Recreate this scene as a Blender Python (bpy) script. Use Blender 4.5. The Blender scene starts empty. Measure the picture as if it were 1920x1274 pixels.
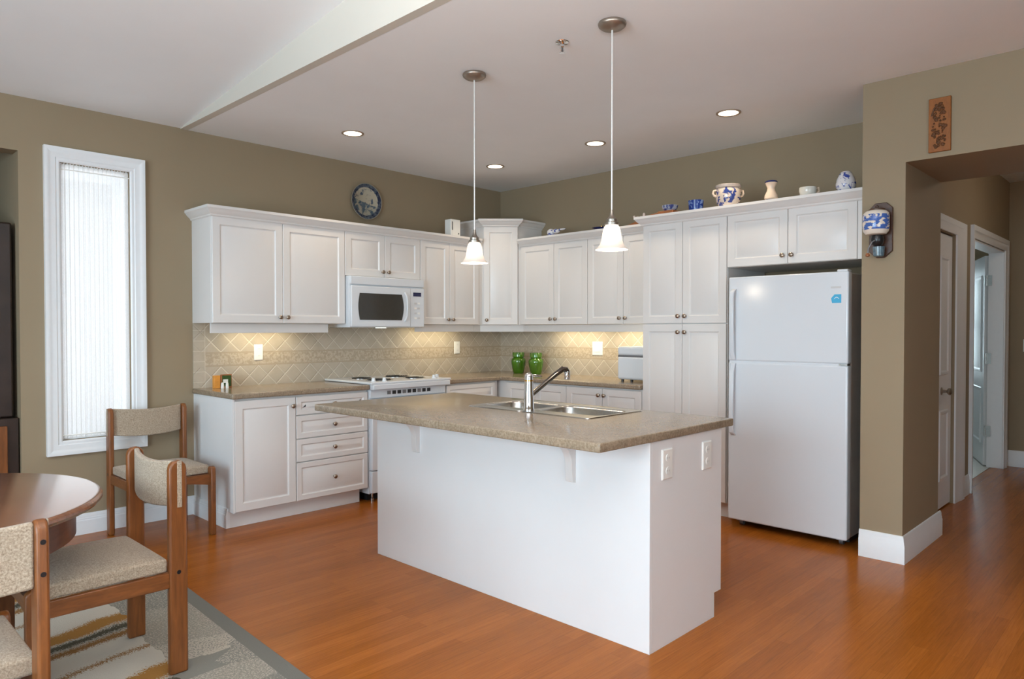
import bpy, bmesh, math, random
from mathutils import Vector, Matrix
random.seed(7)
S = bpy.context.scene
COL = S.collection
PI = math.pi
R = math.radians

# ------------------------------------------------------------------ camera, world, exposure
cam_d = bpy.data.cameras.new('camera'); cam = bpy.data.objects.new('camera', cam_d); COL.objects.link(cam)
CAM = Vector((-5.1978, -5.1817, 1.3248))
yaw, pitch, roll = R(44.1909), R(-0.9817), R(-0.0202)
fw = Vector((math.cos(yaw)*math.cos(pitch), math.sin(yaw)*math.cos(pitch), math.sin(pitch)))
rt = Vector((math.sin(yaw), -math.cos(yaw), 0)); up = rt.cross(fw)
r2 = rt*math.cos(roll)+up*math.sin(roll); u2 = up*math.cos(roll)-rt*math.sin(roll)
cam.matrix_world = Matrix(((r2.x, u2.x, -fw.x, CAM.x), (r2.y, u2.y, -fw.y, CAM.y), (r2.z, u2.z, -fw.z, CAM.z), (0, 0, 0, 1)))
cam_d.sensor_width = 36; cam_d.lens = 1326.68/1920*36
cam_d.shift_x = (960-955.28)/1920; cam_d.shift_y = (642.195-637)/1920
cam_d.clip_start = 0.05; cam_d.clip_end = 100
S.camera = cam

S.view_settings.view_transform = 'Standard'; S.view_settings.look = 'None'
S.view_settings.exposure = 0.04; S.view_settings.gamma = 1.0; S.view_settings.use_curve_mapping = False
try:
    S.cycles.use_denoising = True
    S.cycles.max_bounces = 10; S.cycles.diffuse_bounces = 6; S.cycles.glossy_bounces = 4
    S.cycles.sample_clamp_indirect = 6.0
    S.cycles.caustics_reflective = False; S.cycles.caustics_refractive = False
except Exception:
    pass
W = bpy.data.worlds.new('sky'); S.world = W; W.use_nodes = True
W.node_tree.nodes['Background'].inputs[0].default_value = (0.80, 0.90, 1.0, 1)
W.node_tree.nodes['Background'].inputs[1].default_value = 0.75

def lamp(name, kind, loc, aim, power, color, size=None, size_y=None, parent=None, spread=None, radius=None, angle=None, blend=None):
    d = bpy.data.lights.new(name, kind); d.energy = power; d.color = color
    if kind == 'AREA':
        d.shape = 'RECTANGLE' if size_y else 'DISK'; d.size = size
        if size_y: d.size_y = size_y
        if spread: d.spread = spread
    if radius is not None and kind in ('POINT', 'SPOT'): d.shadow_soft_size = radius
    if angle: d.spot_size = angle
    if blend is not None: d.spot_blend = blend
    o = bpy.data.objects.new(name, d); COL.objects.link(o)
    o.location = Vector(loc)
    if aim is not None:
        o.rotation_euler = (Vector(aim)-Vector(loc)).to_track_quat('-Z', 'Y').to_euler()
    if parent:
        o.parent = parent; o.location = Vector(loc)-base_of(parent)
    return o

def base_of(o):
    while o.parent is not None: o = o.parent
    return o.location.copy()

DAY = (0.66, 0.865, 1.0)
# daylight through the big dining-room windows behind the camera
lamp('daylight_dining', 'AREA', (-8.52, -4.0, 1.45), (0, -4.0, 1.45), 278, DAY, 3.4, 2.1)
lamp('daylight_living', 'AREA', (-5.6, -8.12, 1.45), (-5.6, 0, 1.45), 88, DAY, 3.2, 2.1)
lamp('daylight_narrow', 'AREA', (-3.755, 0.35, 1.5), (-3.755, -3, 1.5), 8.5, (0.93, 0.97, 1.0), 0.55, 1.95)
lamp('daylight_side_room', 'AREA', (4.9, -3.1, 1.5), (0, -3.6, 1.3), 60, (0.70, 0.90, 1.0), 1.2, 1.3)
# the photographer's light, just above the camera
lamp('photographer_light', 'POINT', (-5.45, -5.38, 1.66), None, 11, (1.0, 0.93, 0.88), radius=0.06)
lamp('added_ceiling_fill', 'SPOT', (-5.50, -5.45, 1.75), (-4.95, -4.9, 3.6), 800, (1.0, 0.965, 0.935), radius=0.12, angle=R(118), blend=0.6)  # extra spot added to brighten the ceiling, aimed upward

# ------------------------------------------------------------------ materials
MATS = {}
def nmat(name):
    m = bpy.data.materials.new(name); m.use_nodes = True
    nt = m.node_tree; b = nt.nodes['Principled BSDF']
    MATS[name] = m
    return m, nt, b
def setp(b, **k):
    for key, v in k.items():
        n = {'color': 'Base Color', 'rough': 'Roughness', 'metal': 'Metallic', 'spec': 'Specular IOR Level', 'coat': 'Coat Weight',
             'coat_rough': 'Coat Roughness', 'emit': 'Emission Color', 'emit_s': 'Emission Strength', 'trans': 'Transmission Weight', 'sheen': 'Sheen Weight', 'alpha': 'Alpha', 'ior': 'IOR'}[key]
        b.inputs[n].default_value = (*v, 1) if isinstance(v, tuple) else v
def N(nt, t, **k):
    n = nt.nodes.new(t)
    for a, v in k.items(): setattr(n, a, v)
    return n
def coords(nt, scale=(1, 1, 1), rot=(0, 0, 0), loc=(0, 0, 0), kind='Object'):
    tc = N(nt, 'ShaderNodeTexCoord'); mp = N(nt, 'ShaderNodeMapping')
    mp.inputs['Scale'].default_value = scale; mp.inputs['Rotation'].default_value = rot; mp.inputs['Location'].default_value = loc
    nt.links.new(tc.outputs[kind], mp.inputs['Vector'])
    return mp.outputs['Vector']
def noise(nt, vec, scale, detail=3, rough=0.5, dist=0):
    n = N(nt, 'ShaderNodeTexNoise'); n.inputs['Scale'].default_value = scale; n.inputs['Detail'].default_value = detail
    n.inputs['Roughness'].default_value = rough; n.inputs['Distortion'].default_value = dist
    nt.links.new(vec, n.inputs['Vector']); return n.outputs['Fac']
def ramp(nt, fac, stops, interp='LINEAR'):
    r = N(nt, 'ShaderNodeValToRGB'); r.color_ramp.interpolation = interp
    e = r.color_ramp.elements
    while len(e) < len(stops): e.new(0.5)
    for el, (p, c) in zip(e, stops): el.position = p; el.color = (*c, 1)
    nt.links.new(fac, r.inputs['Fac']); return r.outputs['Color']
def mix(nt, fac, a, b, mode='MIX'):
    m = N(nt, 'ShaderNodeMix', data_type='RGBA', blend_type=mode)
    for sock, v in ((m.inputs[0], fac), (m.inputs[6], a), (m.inputs[7], b)):
        if hasattr(v, 'is_linked'): nt.links.new(v, sock)
        elif isinstance(v, tuple): sock.default_value = (*v, 1)
        else: sock.default_value = v
    return m.outputs[2]
def math_(nt, op, a, b=None, c=None):
    m = N(nt, 'ShaderNodeMath', operation=op)
    for i, v in enumerate((a, b, c)):
        if v is None: continue
        if hasattr(v, 'is_linked'): nt.links.new(v, m.inputs[i])
        else: m.inputs[i].default_value = v
    return m.outputs[0]
def sep(nt, vec):
    s = N(nt, 'ShaderNodeSeparateXYZ'); nt.links.new(vec, s.inputs[0]); return s.outputs
def bump(nt, b, h, strength=0.2, dist=0.01):
    n = N(nt, 'ShaderNodeBump'); n.inputs['Strength'].default_value = strength; n.inputs['Distance'].default_value = dist
    nt.links.new(h, n.inputs['Height']); nt.links.new(n.outputs['Normal'], b.inputs['Normal'])
def simple(name, color, rough=0.5, metal=0.0, var=0.0, scale=30, **k):
    m, nt, b = nmat(name); setp(b, color=color, rough=rough, metal=metal, **k)
    v = coords(nt)
    f = noise(nt, v, scale, 3)
    lo = tuple(c*(1-var) for c in color); hi = tuple(min(1, c*(1+var)) for c in color)
    nt.links.new(ramp(nt, f, [(0.3, lo), (0.7, hi)]), b.inputs['Base Color'])
    return m

WALLC = (0.288, 0.220, 0.138)
wall_m = simple('wall_paint', WALLC, 0.75, var=0.02, scale=3)
m = wall_m; bump(m.node_tree, m.node_tree.nodes['Principled BSDF'], noise(m.node_tree, coords(m.node_tree), 220, 2), 0.08, 0.002)
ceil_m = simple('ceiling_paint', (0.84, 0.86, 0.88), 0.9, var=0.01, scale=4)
gable_m = simple('cream_white_paint', (0.60, 0.565, 0.50), 0.85, var=0.01, scale=4)
trim_m = simple('white_trim', (0.80, 0.81, 0.82), 0.4, var=0.01)
cab_m = simple('white_thermofoil', (0.72, 0.695, 0.675), 0.32, var=0.008, scale=6)
lam_m = simple('white_laminate', (0.77, 0.765, 0.765), 0.38, var=0.008, scale=5)
appl_m = simple('white_enamel', (0.68, 0.71, 0.745), 0.16, var=0.006, scale=5)
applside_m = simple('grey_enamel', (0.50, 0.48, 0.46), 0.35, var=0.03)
gray_m = simple('pale_grey_plastic', (0.55, 0.55, 0.55), 0.4, var=0.02)
black_m = simple('black_plastic', (0.012, 0.012, 0.014), 0.3, var=0.05)
darkglass_m = simple('dark_glass', (0.035, 0.032, 0.026), 0.12, var=0.05)
darkmetal_m = simple('grey_metal', (0.22, 0.22, 0.23), 0.35, 0.6, var=0.05)
bluecup_m = simple('blue_grey_cup_glass', (0.10, 0.16, 0.20), 0.12, var=0.35, scale=40)
spout_m = simple('dark_chrome', (0.20, 0.185, 0.17), 0.18, 1.0, var=0.03)
chrome_m = simple('chrome', (0.75, 0.75, 0.76), 0.09, 1.0, var=0.01)
steel_m = simple('brushed_steel', (0.62, 0.61, 0.58), 0.24, 1.0, var=0.06, scale=60)
nickel_m = simple('satin_nickel', (0.42, 0.38, 0.33), 0.34, 1.0, var=0.03)
ring_m = simple('downlight_ring', (0.40, 0.31, 0.235), 0.4, 0.3, var=0.02)
canopy_m = simple('pendant_nickel', (0.34, 0.28, 0.23), 0.38, 0.85, var=0.03)
knob_m = simple('aged_nickel_knob', (0.36, 0.29, 0.23), 0.3, 1.0, var=0.1)
brass_m = simple('brass_ring', (0.75, 0.42, 0.12), 0.25, 1.0, var=0.03)
plate_m = simple('white_plastic', (0.84, 0.83, 0.79), 0.35, var=0.01)
slot_m = simple('outlet_slot', (0.25, 0.24, 0.22), 0.5, var=0.02)
rod_m = simple('pendant_stem', (0.78, 0.76, 0.73), 0.3, 0.3, var=0.01)
green_m = simple('green_glaze', (0.050, 0.150, 0.006), 0.08, var=0.25, scale=12, coat=0.5)
badge_m = simple('cyan_badge', (0.03, 0.36, 0.60), 0.4, var=0.05)
disp_m = simple('blue_display', (0.010, 0.010, 0.06), 0.15, var=0.05)
terra_m = simple('reddish_wood', (0.30, 0.10, 0.03), 0.5, var=0.2)
pink_m = simple('pale_pink_ceramic', (0.72, 0.58, 0.52), 0.3, var=0.03)
orange_m = simple('orange_card', (0.72, 0.30, 0.05), 0.5, var=0.1)
leaf_m = simple('dark_green_card', (0.03, 0.07, 0.012), 0.5, var=0.4, scale=40)
tile_floor_m = simple('pale_floor_tile', (0.55, 0.52, 0.46), 0.3, var=0.05)
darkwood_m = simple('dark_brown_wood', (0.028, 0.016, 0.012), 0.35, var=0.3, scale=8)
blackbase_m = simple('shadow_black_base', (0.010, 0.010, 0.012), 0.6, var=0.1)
glass_m, nt, b = nmat('window_glass'); setp(b, color=(1, 1, 1), rough=0.02, alpha=0.12, spec=0.5)
nt.links.new(ramp(nt, noise(nt, coords(nt), 4), [(0, (.95, .98, 1)), (1, (1, 1, 1))]), b.inputs['Base Color'])

def wood(name, c1, c2, rough, grain=(2, 30, 30), coat=0.0, scale=6):
    m, nt, b = nmat(name); setp(b, rough=rough, coat=coat, coat_rough=0.15)
    v = coords(nt, grain)
    f = noise(nt, v, scale, 5, 0.6, 0.6)
    nt.links.new(ramp(nt, f, [(0.25, c1), (0.75, c2)]), b.inputs['Base Color'])
    bump(nt, b, f, 0.05, 0.002)
    return m
chairwood_m = wood('teak_chair_wood', (0.115, 0.034, 0.007), (0.245, 0.080, 0.017), 0.40, (30, 30, 3), 0.06, 2)
railwood_m = wood('teak_rail_wood', (0.115, 0.034, 0.007), (0.24, 0.078, 0.017), 0.40, (5, 5, 30), 0.06, 2)
tablewood_m = wood('table_wood', (0.13, 0.048, 0.022), (0.26, 0.110, 0.055), 0.20, (3, 34, 20), 0.5, 2)
apronwood_m = wood('table_apron_wood', (0.075, 0.024, 0.012), (0.14, 0.05, 0.024), 0.3, (6, 6, 30), 0.2, 2)
plaque_m = wood('carved_plaque_wood', (0.19, 0.056, 0.007), (0.32, 0.103, 0.013), 0.6, (6, 30, 8), 0.0, 3)
carve_m = wood('carved_relief_wood', (0.060, 0.020, 0.004), (0.15, 0.050, 0.009), 0.65, (20, 20, 20), 0.0, 4)
mountwood_m = wood('grinder_board_wood', (0.045, 0.018, 0.010), (0.09, 0.036, 0.018), 0.4, (10, 10, 20), 0.1, 3)

# floor: strip planks running along X
floor_m, nt, b = nmat('cherry_plank_floor')
v = coords(nt)
br = N(nt, 'ShaderNodeTexBrick'); br.offset = 0.37; br.inputs['Scale'].default_value = 1.0
br.inputs['Brick Width'].default_value = 0.95; br.inputs['Row Height'].default_value = 0.062; br.inputs['Mortar Size'].default_value = 0.0011
br.inputs['Mortar Smooth'].default_value = 0.3; br.inputs['Bias'].default_value = 0.0
br.inputs['Color1'].default_value = (0.365, 0.110, 0.014, 1); br.inputs['Color2'].default_value = (0.305, 0.088, 0.010, 1); br.inputs['Mortar'].default_value = (0.26, 0.078, 0.011, 1)
nt.links.new(v, br.inputs['Vector'])
g = noise(nt, coords(nt, (1.4, 30, 1)), 4, 5, 0.6, 0.8)
gc = ramp(nt, g, [(0.25, (0.80, 0.78, 0.76)), (0.7, (1.10, 1.12, 1.15))])
g2 = ramp(nt, noise(nt, coords(nt, (0.5, 2.5, 1)), 2.0, 2), [(0.3, (0.92, 0.92, 0.92)), (0.7, (1.08, 1.08, 1.08))])
c = mix(nt, 1.0, br.outputs['Color'], gc, 'MULTIPLY'); c = mix(nt, 1.0, c, g2, 'MULTIPLY')
nt.links.new(c, b.inputs['Base Color']); setp(b, rough=0.24, spec=0.14)
bump(nt, b, br.outputs['Fac'], 0.06, -0.002)

# speckled laminate worktops
def stone(name, dark, mid, light, rough):
    m, nt, b = nmat(name); v = coords(nt)
    f = noise(nt, v, 110, 4, 0.65)
    c = ramp(nt, f, [(0.30, dark), (0.50, mid), (0.70, light)])
    f2 = noise(nt, v, 22, 4, 0.6)
    c = mix(nt, 1.0, c, ramp(nt, f2, [(0.3, (0.86, 0.85, 0.84)), (0.7, (1.1, 1.1, 1.1))]), 'MULTIPLY')
    nt.links.new(c, b.inputs['Base Color']); setp(b, rough=rough, spec=0.5)
    return m
counter_m = stone('speckled_brown_laminate', (0.200, 0.148, 0.098), (0.285, 0.218, 0.150), (0.365, 0.300, 0.225), 0.17)

# diagonal tile with a narrow relief band
def tile_mat(name, axis):
    m, nt, b = nmat(name); tc = N(nt, 'ShaderNodeTexCoord')
    o = sep(nt, tc.outputs['Object']); u = o[axis]; z = o[2]
    P = 0.146
    zz = math_(nt, 'SUBTRACT', z, 0.909)
    low = math_(nt, 'LESS_THAN', z, 1.056)
    zr = math_(nt, 'ADD', math_(nt, 'MULTIPLY', low, zz), math_(nt, 'MULTIPLY', math_(nt, 'SUBTRACT', 1.0, low), math_(nt, 'SUBTRACT', z, 1.165)))
    def dist_line(sgn):
        s = math_(nt, 'ADD', u, math_(nt, 'MULTIPLY', zr, sgn))
        fr = math_(nt, 'FRACT', math_(nt, 'ADD', math_(nt, 'DIVIDE', s, P), 0.623))
        return math_(nt, 'ABSOLUTE', math_(nt, 'SUBTRACT', fr, 0.5))
    d = math_(nt, 'MINIMUM', dist_line(1.0), dist_line(-1.0))           # 0 on a grout line
    line = math_(nt, 'LESS_THAN', d, 0.026)
    band = math_(nt, 'MULTIPLY', math_(nt, 'GREATER_THAN', z, 1.056), math_(nt, 'LESS_THAN', z, 1.165))
    bz = math_(nt, 'ABSOLUTE', math_(nt, 'SUBTRACT', z, 1.1105))
    bline = math_(nt, 'MULTIPLY', math_(nt, 'GREATER_THAN', bz, 0.042), math_(nt, 'LESS_THAN', bz, 0.054))
    v = coords(nt)
    n1 = noise(nt, v, 9, 4, 0.6); n2 = noise(nt, v, 55, 3, 0.6)
    body = ramp(nt, n1, [(0.3, (0.43, 0.37, 0.29)), (0.7, (0.50, 0.435, 0.35))])
    relief = ramp(nt, n2, [(0.42, (0.40, 0.325, 0.235)), (0.58, (0.51, 0.435, 0.335))])
    c = mix(nt, band, body, relief)
    c = mix(nt, math_(nt, 'MULTIPLY', line, math_(nt, 'SUBTRACT', 1.0, band)), c, (0.64, 0.585, 0.49))
    c = mix(nt, bline, c, (0.41, 0.335, 0.245))
    if axis == 0:
        edge = math_(nt, 'LESS_THAN', u, -3.055)
        ej = math_(nt, 'LESS_THAN', math_(nt, 'ABSOLUTE', math_(nt, 'SUBTRACT', math_(nt, 'FRACT', math_(nt, 'DIVIDE', math_(nt, 'SUBTRACT', z, 0.91), 0.075)), 0.5)), 0.03)
        ev = math_(nt, 'LESS_THAN', math_(nt, 'ABSOLUTE', math_(nt, 'ADD', u, 3.055)), 0.0022)
        c = mix(nt, edge, c, body)
        c = mix(nt, math_(nt, 'MAXIMUM', math_(nt, 'MULTIPLY', edge, ej), ev), c, (0.58, 0.52, 0.43))
    nt.links.new(c, b.inputs['Base Color']); setp(b, rough=0.33)
    h = math_(nt, 'MINIMUM', math_(nt, 'DIVIDE', d, 0.06), 1.0)
    h = math_(nt, 'ADD', math_(nt, 'MULTIPLY', h, math_(nt, 'SUBTRACT', 1.0, band)), math_(nt, 'MULTIPLY', band, math_(nt, 'MULTIPLY', n2, 1.5)))
    bump(nt, b, h, 0.6, 0.004)
    return m
tileX_m = tile_mat('diagonal_tile_along_x', 0)
tileY_m = tile_mat('diagonal_tile_along_y', 1)

# woven oatmeal upholstery
def fabric(name, c1, c2):
    m, nt, b = nmat(name); v = coords(nt)
    f = noise(nt, v, 190, 3, 0.7); f2 = noise(nt, coords(nt, (1, 1, 1)), 420, 2)
    c = ramp(nt, f, [(0.32, c1), (0.68, c2)])
    nt.links.new(c, b.inputs['Base Color']); setp(b, rough=0.95, sheen=0.2, spec=0.15)
    bump(nt, b, f2, 0.5, 0.003); return m
fabric_m = fabric('oatmeal_tweed', (0.235, 0.172, 0.118), (0.50, 0.41, 0.31))

# rug
rug_m, nt, b = nmat('patterned_rug')
tc = N(nt, 'ShaderNodeTexCoord'); o = sep(nt, tc.outputs['Object'])
vd = coords(nt, (1, 1, 1), (0, 0, R(-14)))
nz = noise(nt, vd, 3.0, 3)
od = sep(nt, vd)
wob = math_(nt, 'ADD', od[1], math_(nt, 'MULTIPLY', nz, 0.10))
sp = noise(nt, vd, 130, 3, 0.7)
spk = math_(nt, 'MULTIPLY', math_(nt, 'SUBTRACT', sp, 0.5), 0.16)
wob2 = math_(nt, 'ADD', wob, spk)
bandn = math_(nt, 'FRACT', math_(nt, 'MULTIPLY', wob2, 1.55))
vor = N(nt, 'ShaderNodeTexVoronoi', distance='MANHATTAN'); vor.inputs['Scale'].default_value = 1.5
nt.links.new(coords(nt, (1.0, 2.2, 1), (0, 0, R(-14))), vor.inputs['Vector'])
cell = sep(nt, vor.outputs['Color'])
creamish = (0.50, 0.465, 0.40); greyish = (0.205, 0.20, 0.175); brownish = (0.24, 0.125, 0.045); darkish = (0.075, 0.068, 0.048)
stripes = ramp(nt, bandn, [(0.0, creamish), (0.22, brownish), (0.26, creamish), (0.52, brownish), (0.60, (0.40, 0.38, 0.33)), (0.63, darkish), (0.72, (0.45, 0.43, 0.38)), (0.75, (0.30, 0.15, 0.04)), (0.92, creamish)], 'CONSTANT')
side = ramp(nt, math_(nt, 'ADD', cell[0], math_(nt, 'MULTIPLY', math_(nt, 'SUBTRACT', sp, 0.5), 1.6)), [(0.0, greyish), (0.36, (0.43, 0.385, 0.32)), (0.85, (0.26, 0.245, 0.21))], 'CONSTANT')
inner = math_(nt, 'LESS_THAN', math_(nt, 'ADD', o[0], math_(nt, 'MULTIPLY', nz, 0.35)), 1.02)
c = mix(nt, inner, side, stripes)
bx = math_(nt, 'GREATER_THAN', math_(nt, 'ABSOLUTE', o[0]), 1.13); by = math_(nt, 'GREATER_THAN', math_(nt, 'ABSOLUTE', o[1]), 1.63)
c = mix(nt, math_(nt, 'MAXIMUM', bx, by), c, (0.17, 0.165, 0.145))
nt.links.new(c, b.inputs['Base Color']); setp(b, rough=1.0, spec=0.1); bump(nt, b, sp, 0.6, 0.004)

# blue and white pottery
def delft(name, white, blue, scale, lo, hi, rough=0.15):
    m, nt, b = nmat(name); v = coords(nt)
    f = noise(nt, v, scale, 2, 0.5, 0.6)
    nt.links.new(ramp(nt, f, [(lo, white), (hi, blue)]), b.inputs['Base Color']); setp(b, rough=rough); return m
crock_m = delft('cream_stoneware_blue_flowers', (0.66, 0.56, 0.47), (0.035, 0.06, 0.24), 26, 0.53, 0.58)
delft_m = delft('white_glaze_blue_flowers', (0.72, 0.70, 0.72), (0.05, 0.08, 0.34), 30, 0.55, 0.60)
bluepot_m = delft('deep_blue_glaze', (0.16, 0.24, 0.46), (0.012, 0.035, 0.20), 34, 0.40, 0.50)
bluebowl_m = delft('grey_blue_glaze', (0.36, 0.38, 0.46), (0.03, 0.05, 0.20), 40, 0.46, 0.60)
rimglaze_m = simple('grey_stoneware_rim', (0.40, 0.35, 0.32), 0.25, var=0.1)
cream_m = simple('cream_glaze', (0.72, 0.56, 0.43), 0.2, var=0.04)
navy_m = simple('navy_glaze', (0.02, 0.025, 0.10), 0.2, var=0.1)
palepot_m = delft('pale_glaze_blue_spot', (0.62, 0.60, 0.54), (0.03, 0.08, 0.24), 22, 0.62, 0.66)
# wall plate with a blue landscape
wplate_m, nt, b = nmat('blue_landscape_plate')
tc = N(nt, 'ShaderNodeTexCoord'); o = sep(nt, tc.outputs['Object'])
rr = math_(nt, 'SQRT', math_(nt, 'ADD', math_(nt, 'POWER', o[0], 2.0), math_(nt, 'POWER', o[2], 2.0)))
nz = noise(nt, coords(nt), 22, 3, 0.6, 0.4)
sky = ramp(nt, nz, [(0.55, (0.40, 0.35, 0.26)), (0.63, (0.06, 0.08, 0.11))])
sea = ramp(nt, nz, [(0.42, (0.33, 0.30, 0.23)), (0.52, (0.055, 0.085, 0.11))])
c = mix(nt, math_(nt, 'GREATER_THAN', math_(nt, 'ADD', o[2], math_(nt, 'MULTIPLY', o[0], 0.25)), -0.01), sea, sky)
c = mix(nt, math_(nt, 'GREATER_THAN', rr, 0.122), c, ramp(nt, noise(nt, coords(nt), 60, 2), [(0.4, (0.014, 0.02, 0.045)), (0.7, (0.10, 0.12, 0.14))]))
c = mix(nt, math_(nt, 'GREATER_THAN', rr, 0.150), c, (0.30, 0.26, 0.20))
nt.links.new(c, b.inputs['Base Color']); setp(b, rough=0.15)
# grinder canister: white with one blue scene band
can_m, nt, b = nmat('canister_blue_scene')
tc = N(nt, 'ShaderNodeTexCoord'); o = sep(nt, tc.outputs['Object'])
nz = noise(nt, coords(nt, (1, 1, 1.6)), 30, 3, 0.6, 0.5)
inb = math_(nt, 'MULTIPLY', math_(nt, 'GREATER_THAN', o[2], 0.160), math_(nt, 'LESS_THAN', o[2], 0.245))
c = mix(nt, math_(nt, 'MULTIPLY', inb, math_(nt, 'GREATER_THAN', nz, 0.47)), (0.74, 0.66, 0.57), (0.06, 0.13, 0.40))
nt.links.new(c, b.inputs['Base Color']); setp(b, rough=0.12)

def emis(name, color, strength, base=(0.8, 0.8, 0.8)):
    m, nt, b = nmat(name); setp(b, color=base, rough=0.4, emit=color, emit_s=strength)
    f = noise(nt, coords(nt), 12)
    nt.links.new(ramp(nt, f, [(0, tuple(c*0.98 for c in base)), (1, base)]), b.inputs['Base Color']); return m
lens_m = emis('lit_downlight_lens', (1.0, 0.86, 0.66), 4.0)
tube_m = emis('lit_tube', (1.0, 0.84, 0.50), 6.0)
micro_lamp_m = emis('lit_hob_lamp', (0.9, 1.0, 0.9), 1.2)
# glowing opal shade: bright in the body, paler at the flared rim
shade_m, nt, b = nmat('lit_opal_glass'); setp(b, color=(0.62, 0.52, 0.44), rough=0.25)
o = sep(nt, coords(nt)); g = N(nt, 'ShaderNodeMapRange'); g.inputs[1].default_value = 1.70; g.inputs[2].default_value = 1.76; g.inputs[3].default_value = 0.22; g.inputs[4].default_value = 1.15
geo = N(nt, 'ShaderNodeNewGeometry'); pz = sep(nt, geo.outputs['Position'])[2]
nt.links.new(pz, g.inputs[0]); nt.links.new(g.outputs[0], b.inputs['Emission Strength']); setp(b, emit=(1.0, 0.86, 0.72))
# sheer curtain
sheer_m = bpy.data.materials.new('sheer_curtain_cloth'); sheer_m.use_nodes = True; nt = sheer_m.node_tree
out = nt.nodes['Material Output']; nt.nodes.remove(nt.nodes['Principled BSDF'])
d_ = N(nt, 'ShaderNodeBsdfDiffuse'); t_ = N(nt, 'ShaderNodeBsdfTranslucent'); tr = N(nt, 'ShaderNodeBsdfTransparent')
wv = noise(nt, coords(nt, (1, 1, 0.3)), 300, 2)
cc = ramp(nt, wv, [(0.3, (0.84, 0.85, 0.86)), (0.7, (0.94, 0.95, 0.96))]); nt.links.new(cc, d_.inputs[0]); nt.links.new(cc, t_.inputs[0])
m1 = N(nt, 'ShaderNodeMixShader'); m1.inputs[0].default_value = 0.6; m2 = N(nt, 'ShaderNodeMixShader'); m2.inputs[0].default_value = 0.22
nt.links.new(d_.outputs[0], m1.inputs[1]); nt.links.new(t_.outputs[0], m1.inputs[2])
nt.links.new(m1.outputs[0], m2.inputs[1]); nt.links.new(tr.outputs[0], m2.inputs[2]); nt.links.new(m2.outputs[0], out.inputs[0])

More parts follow.
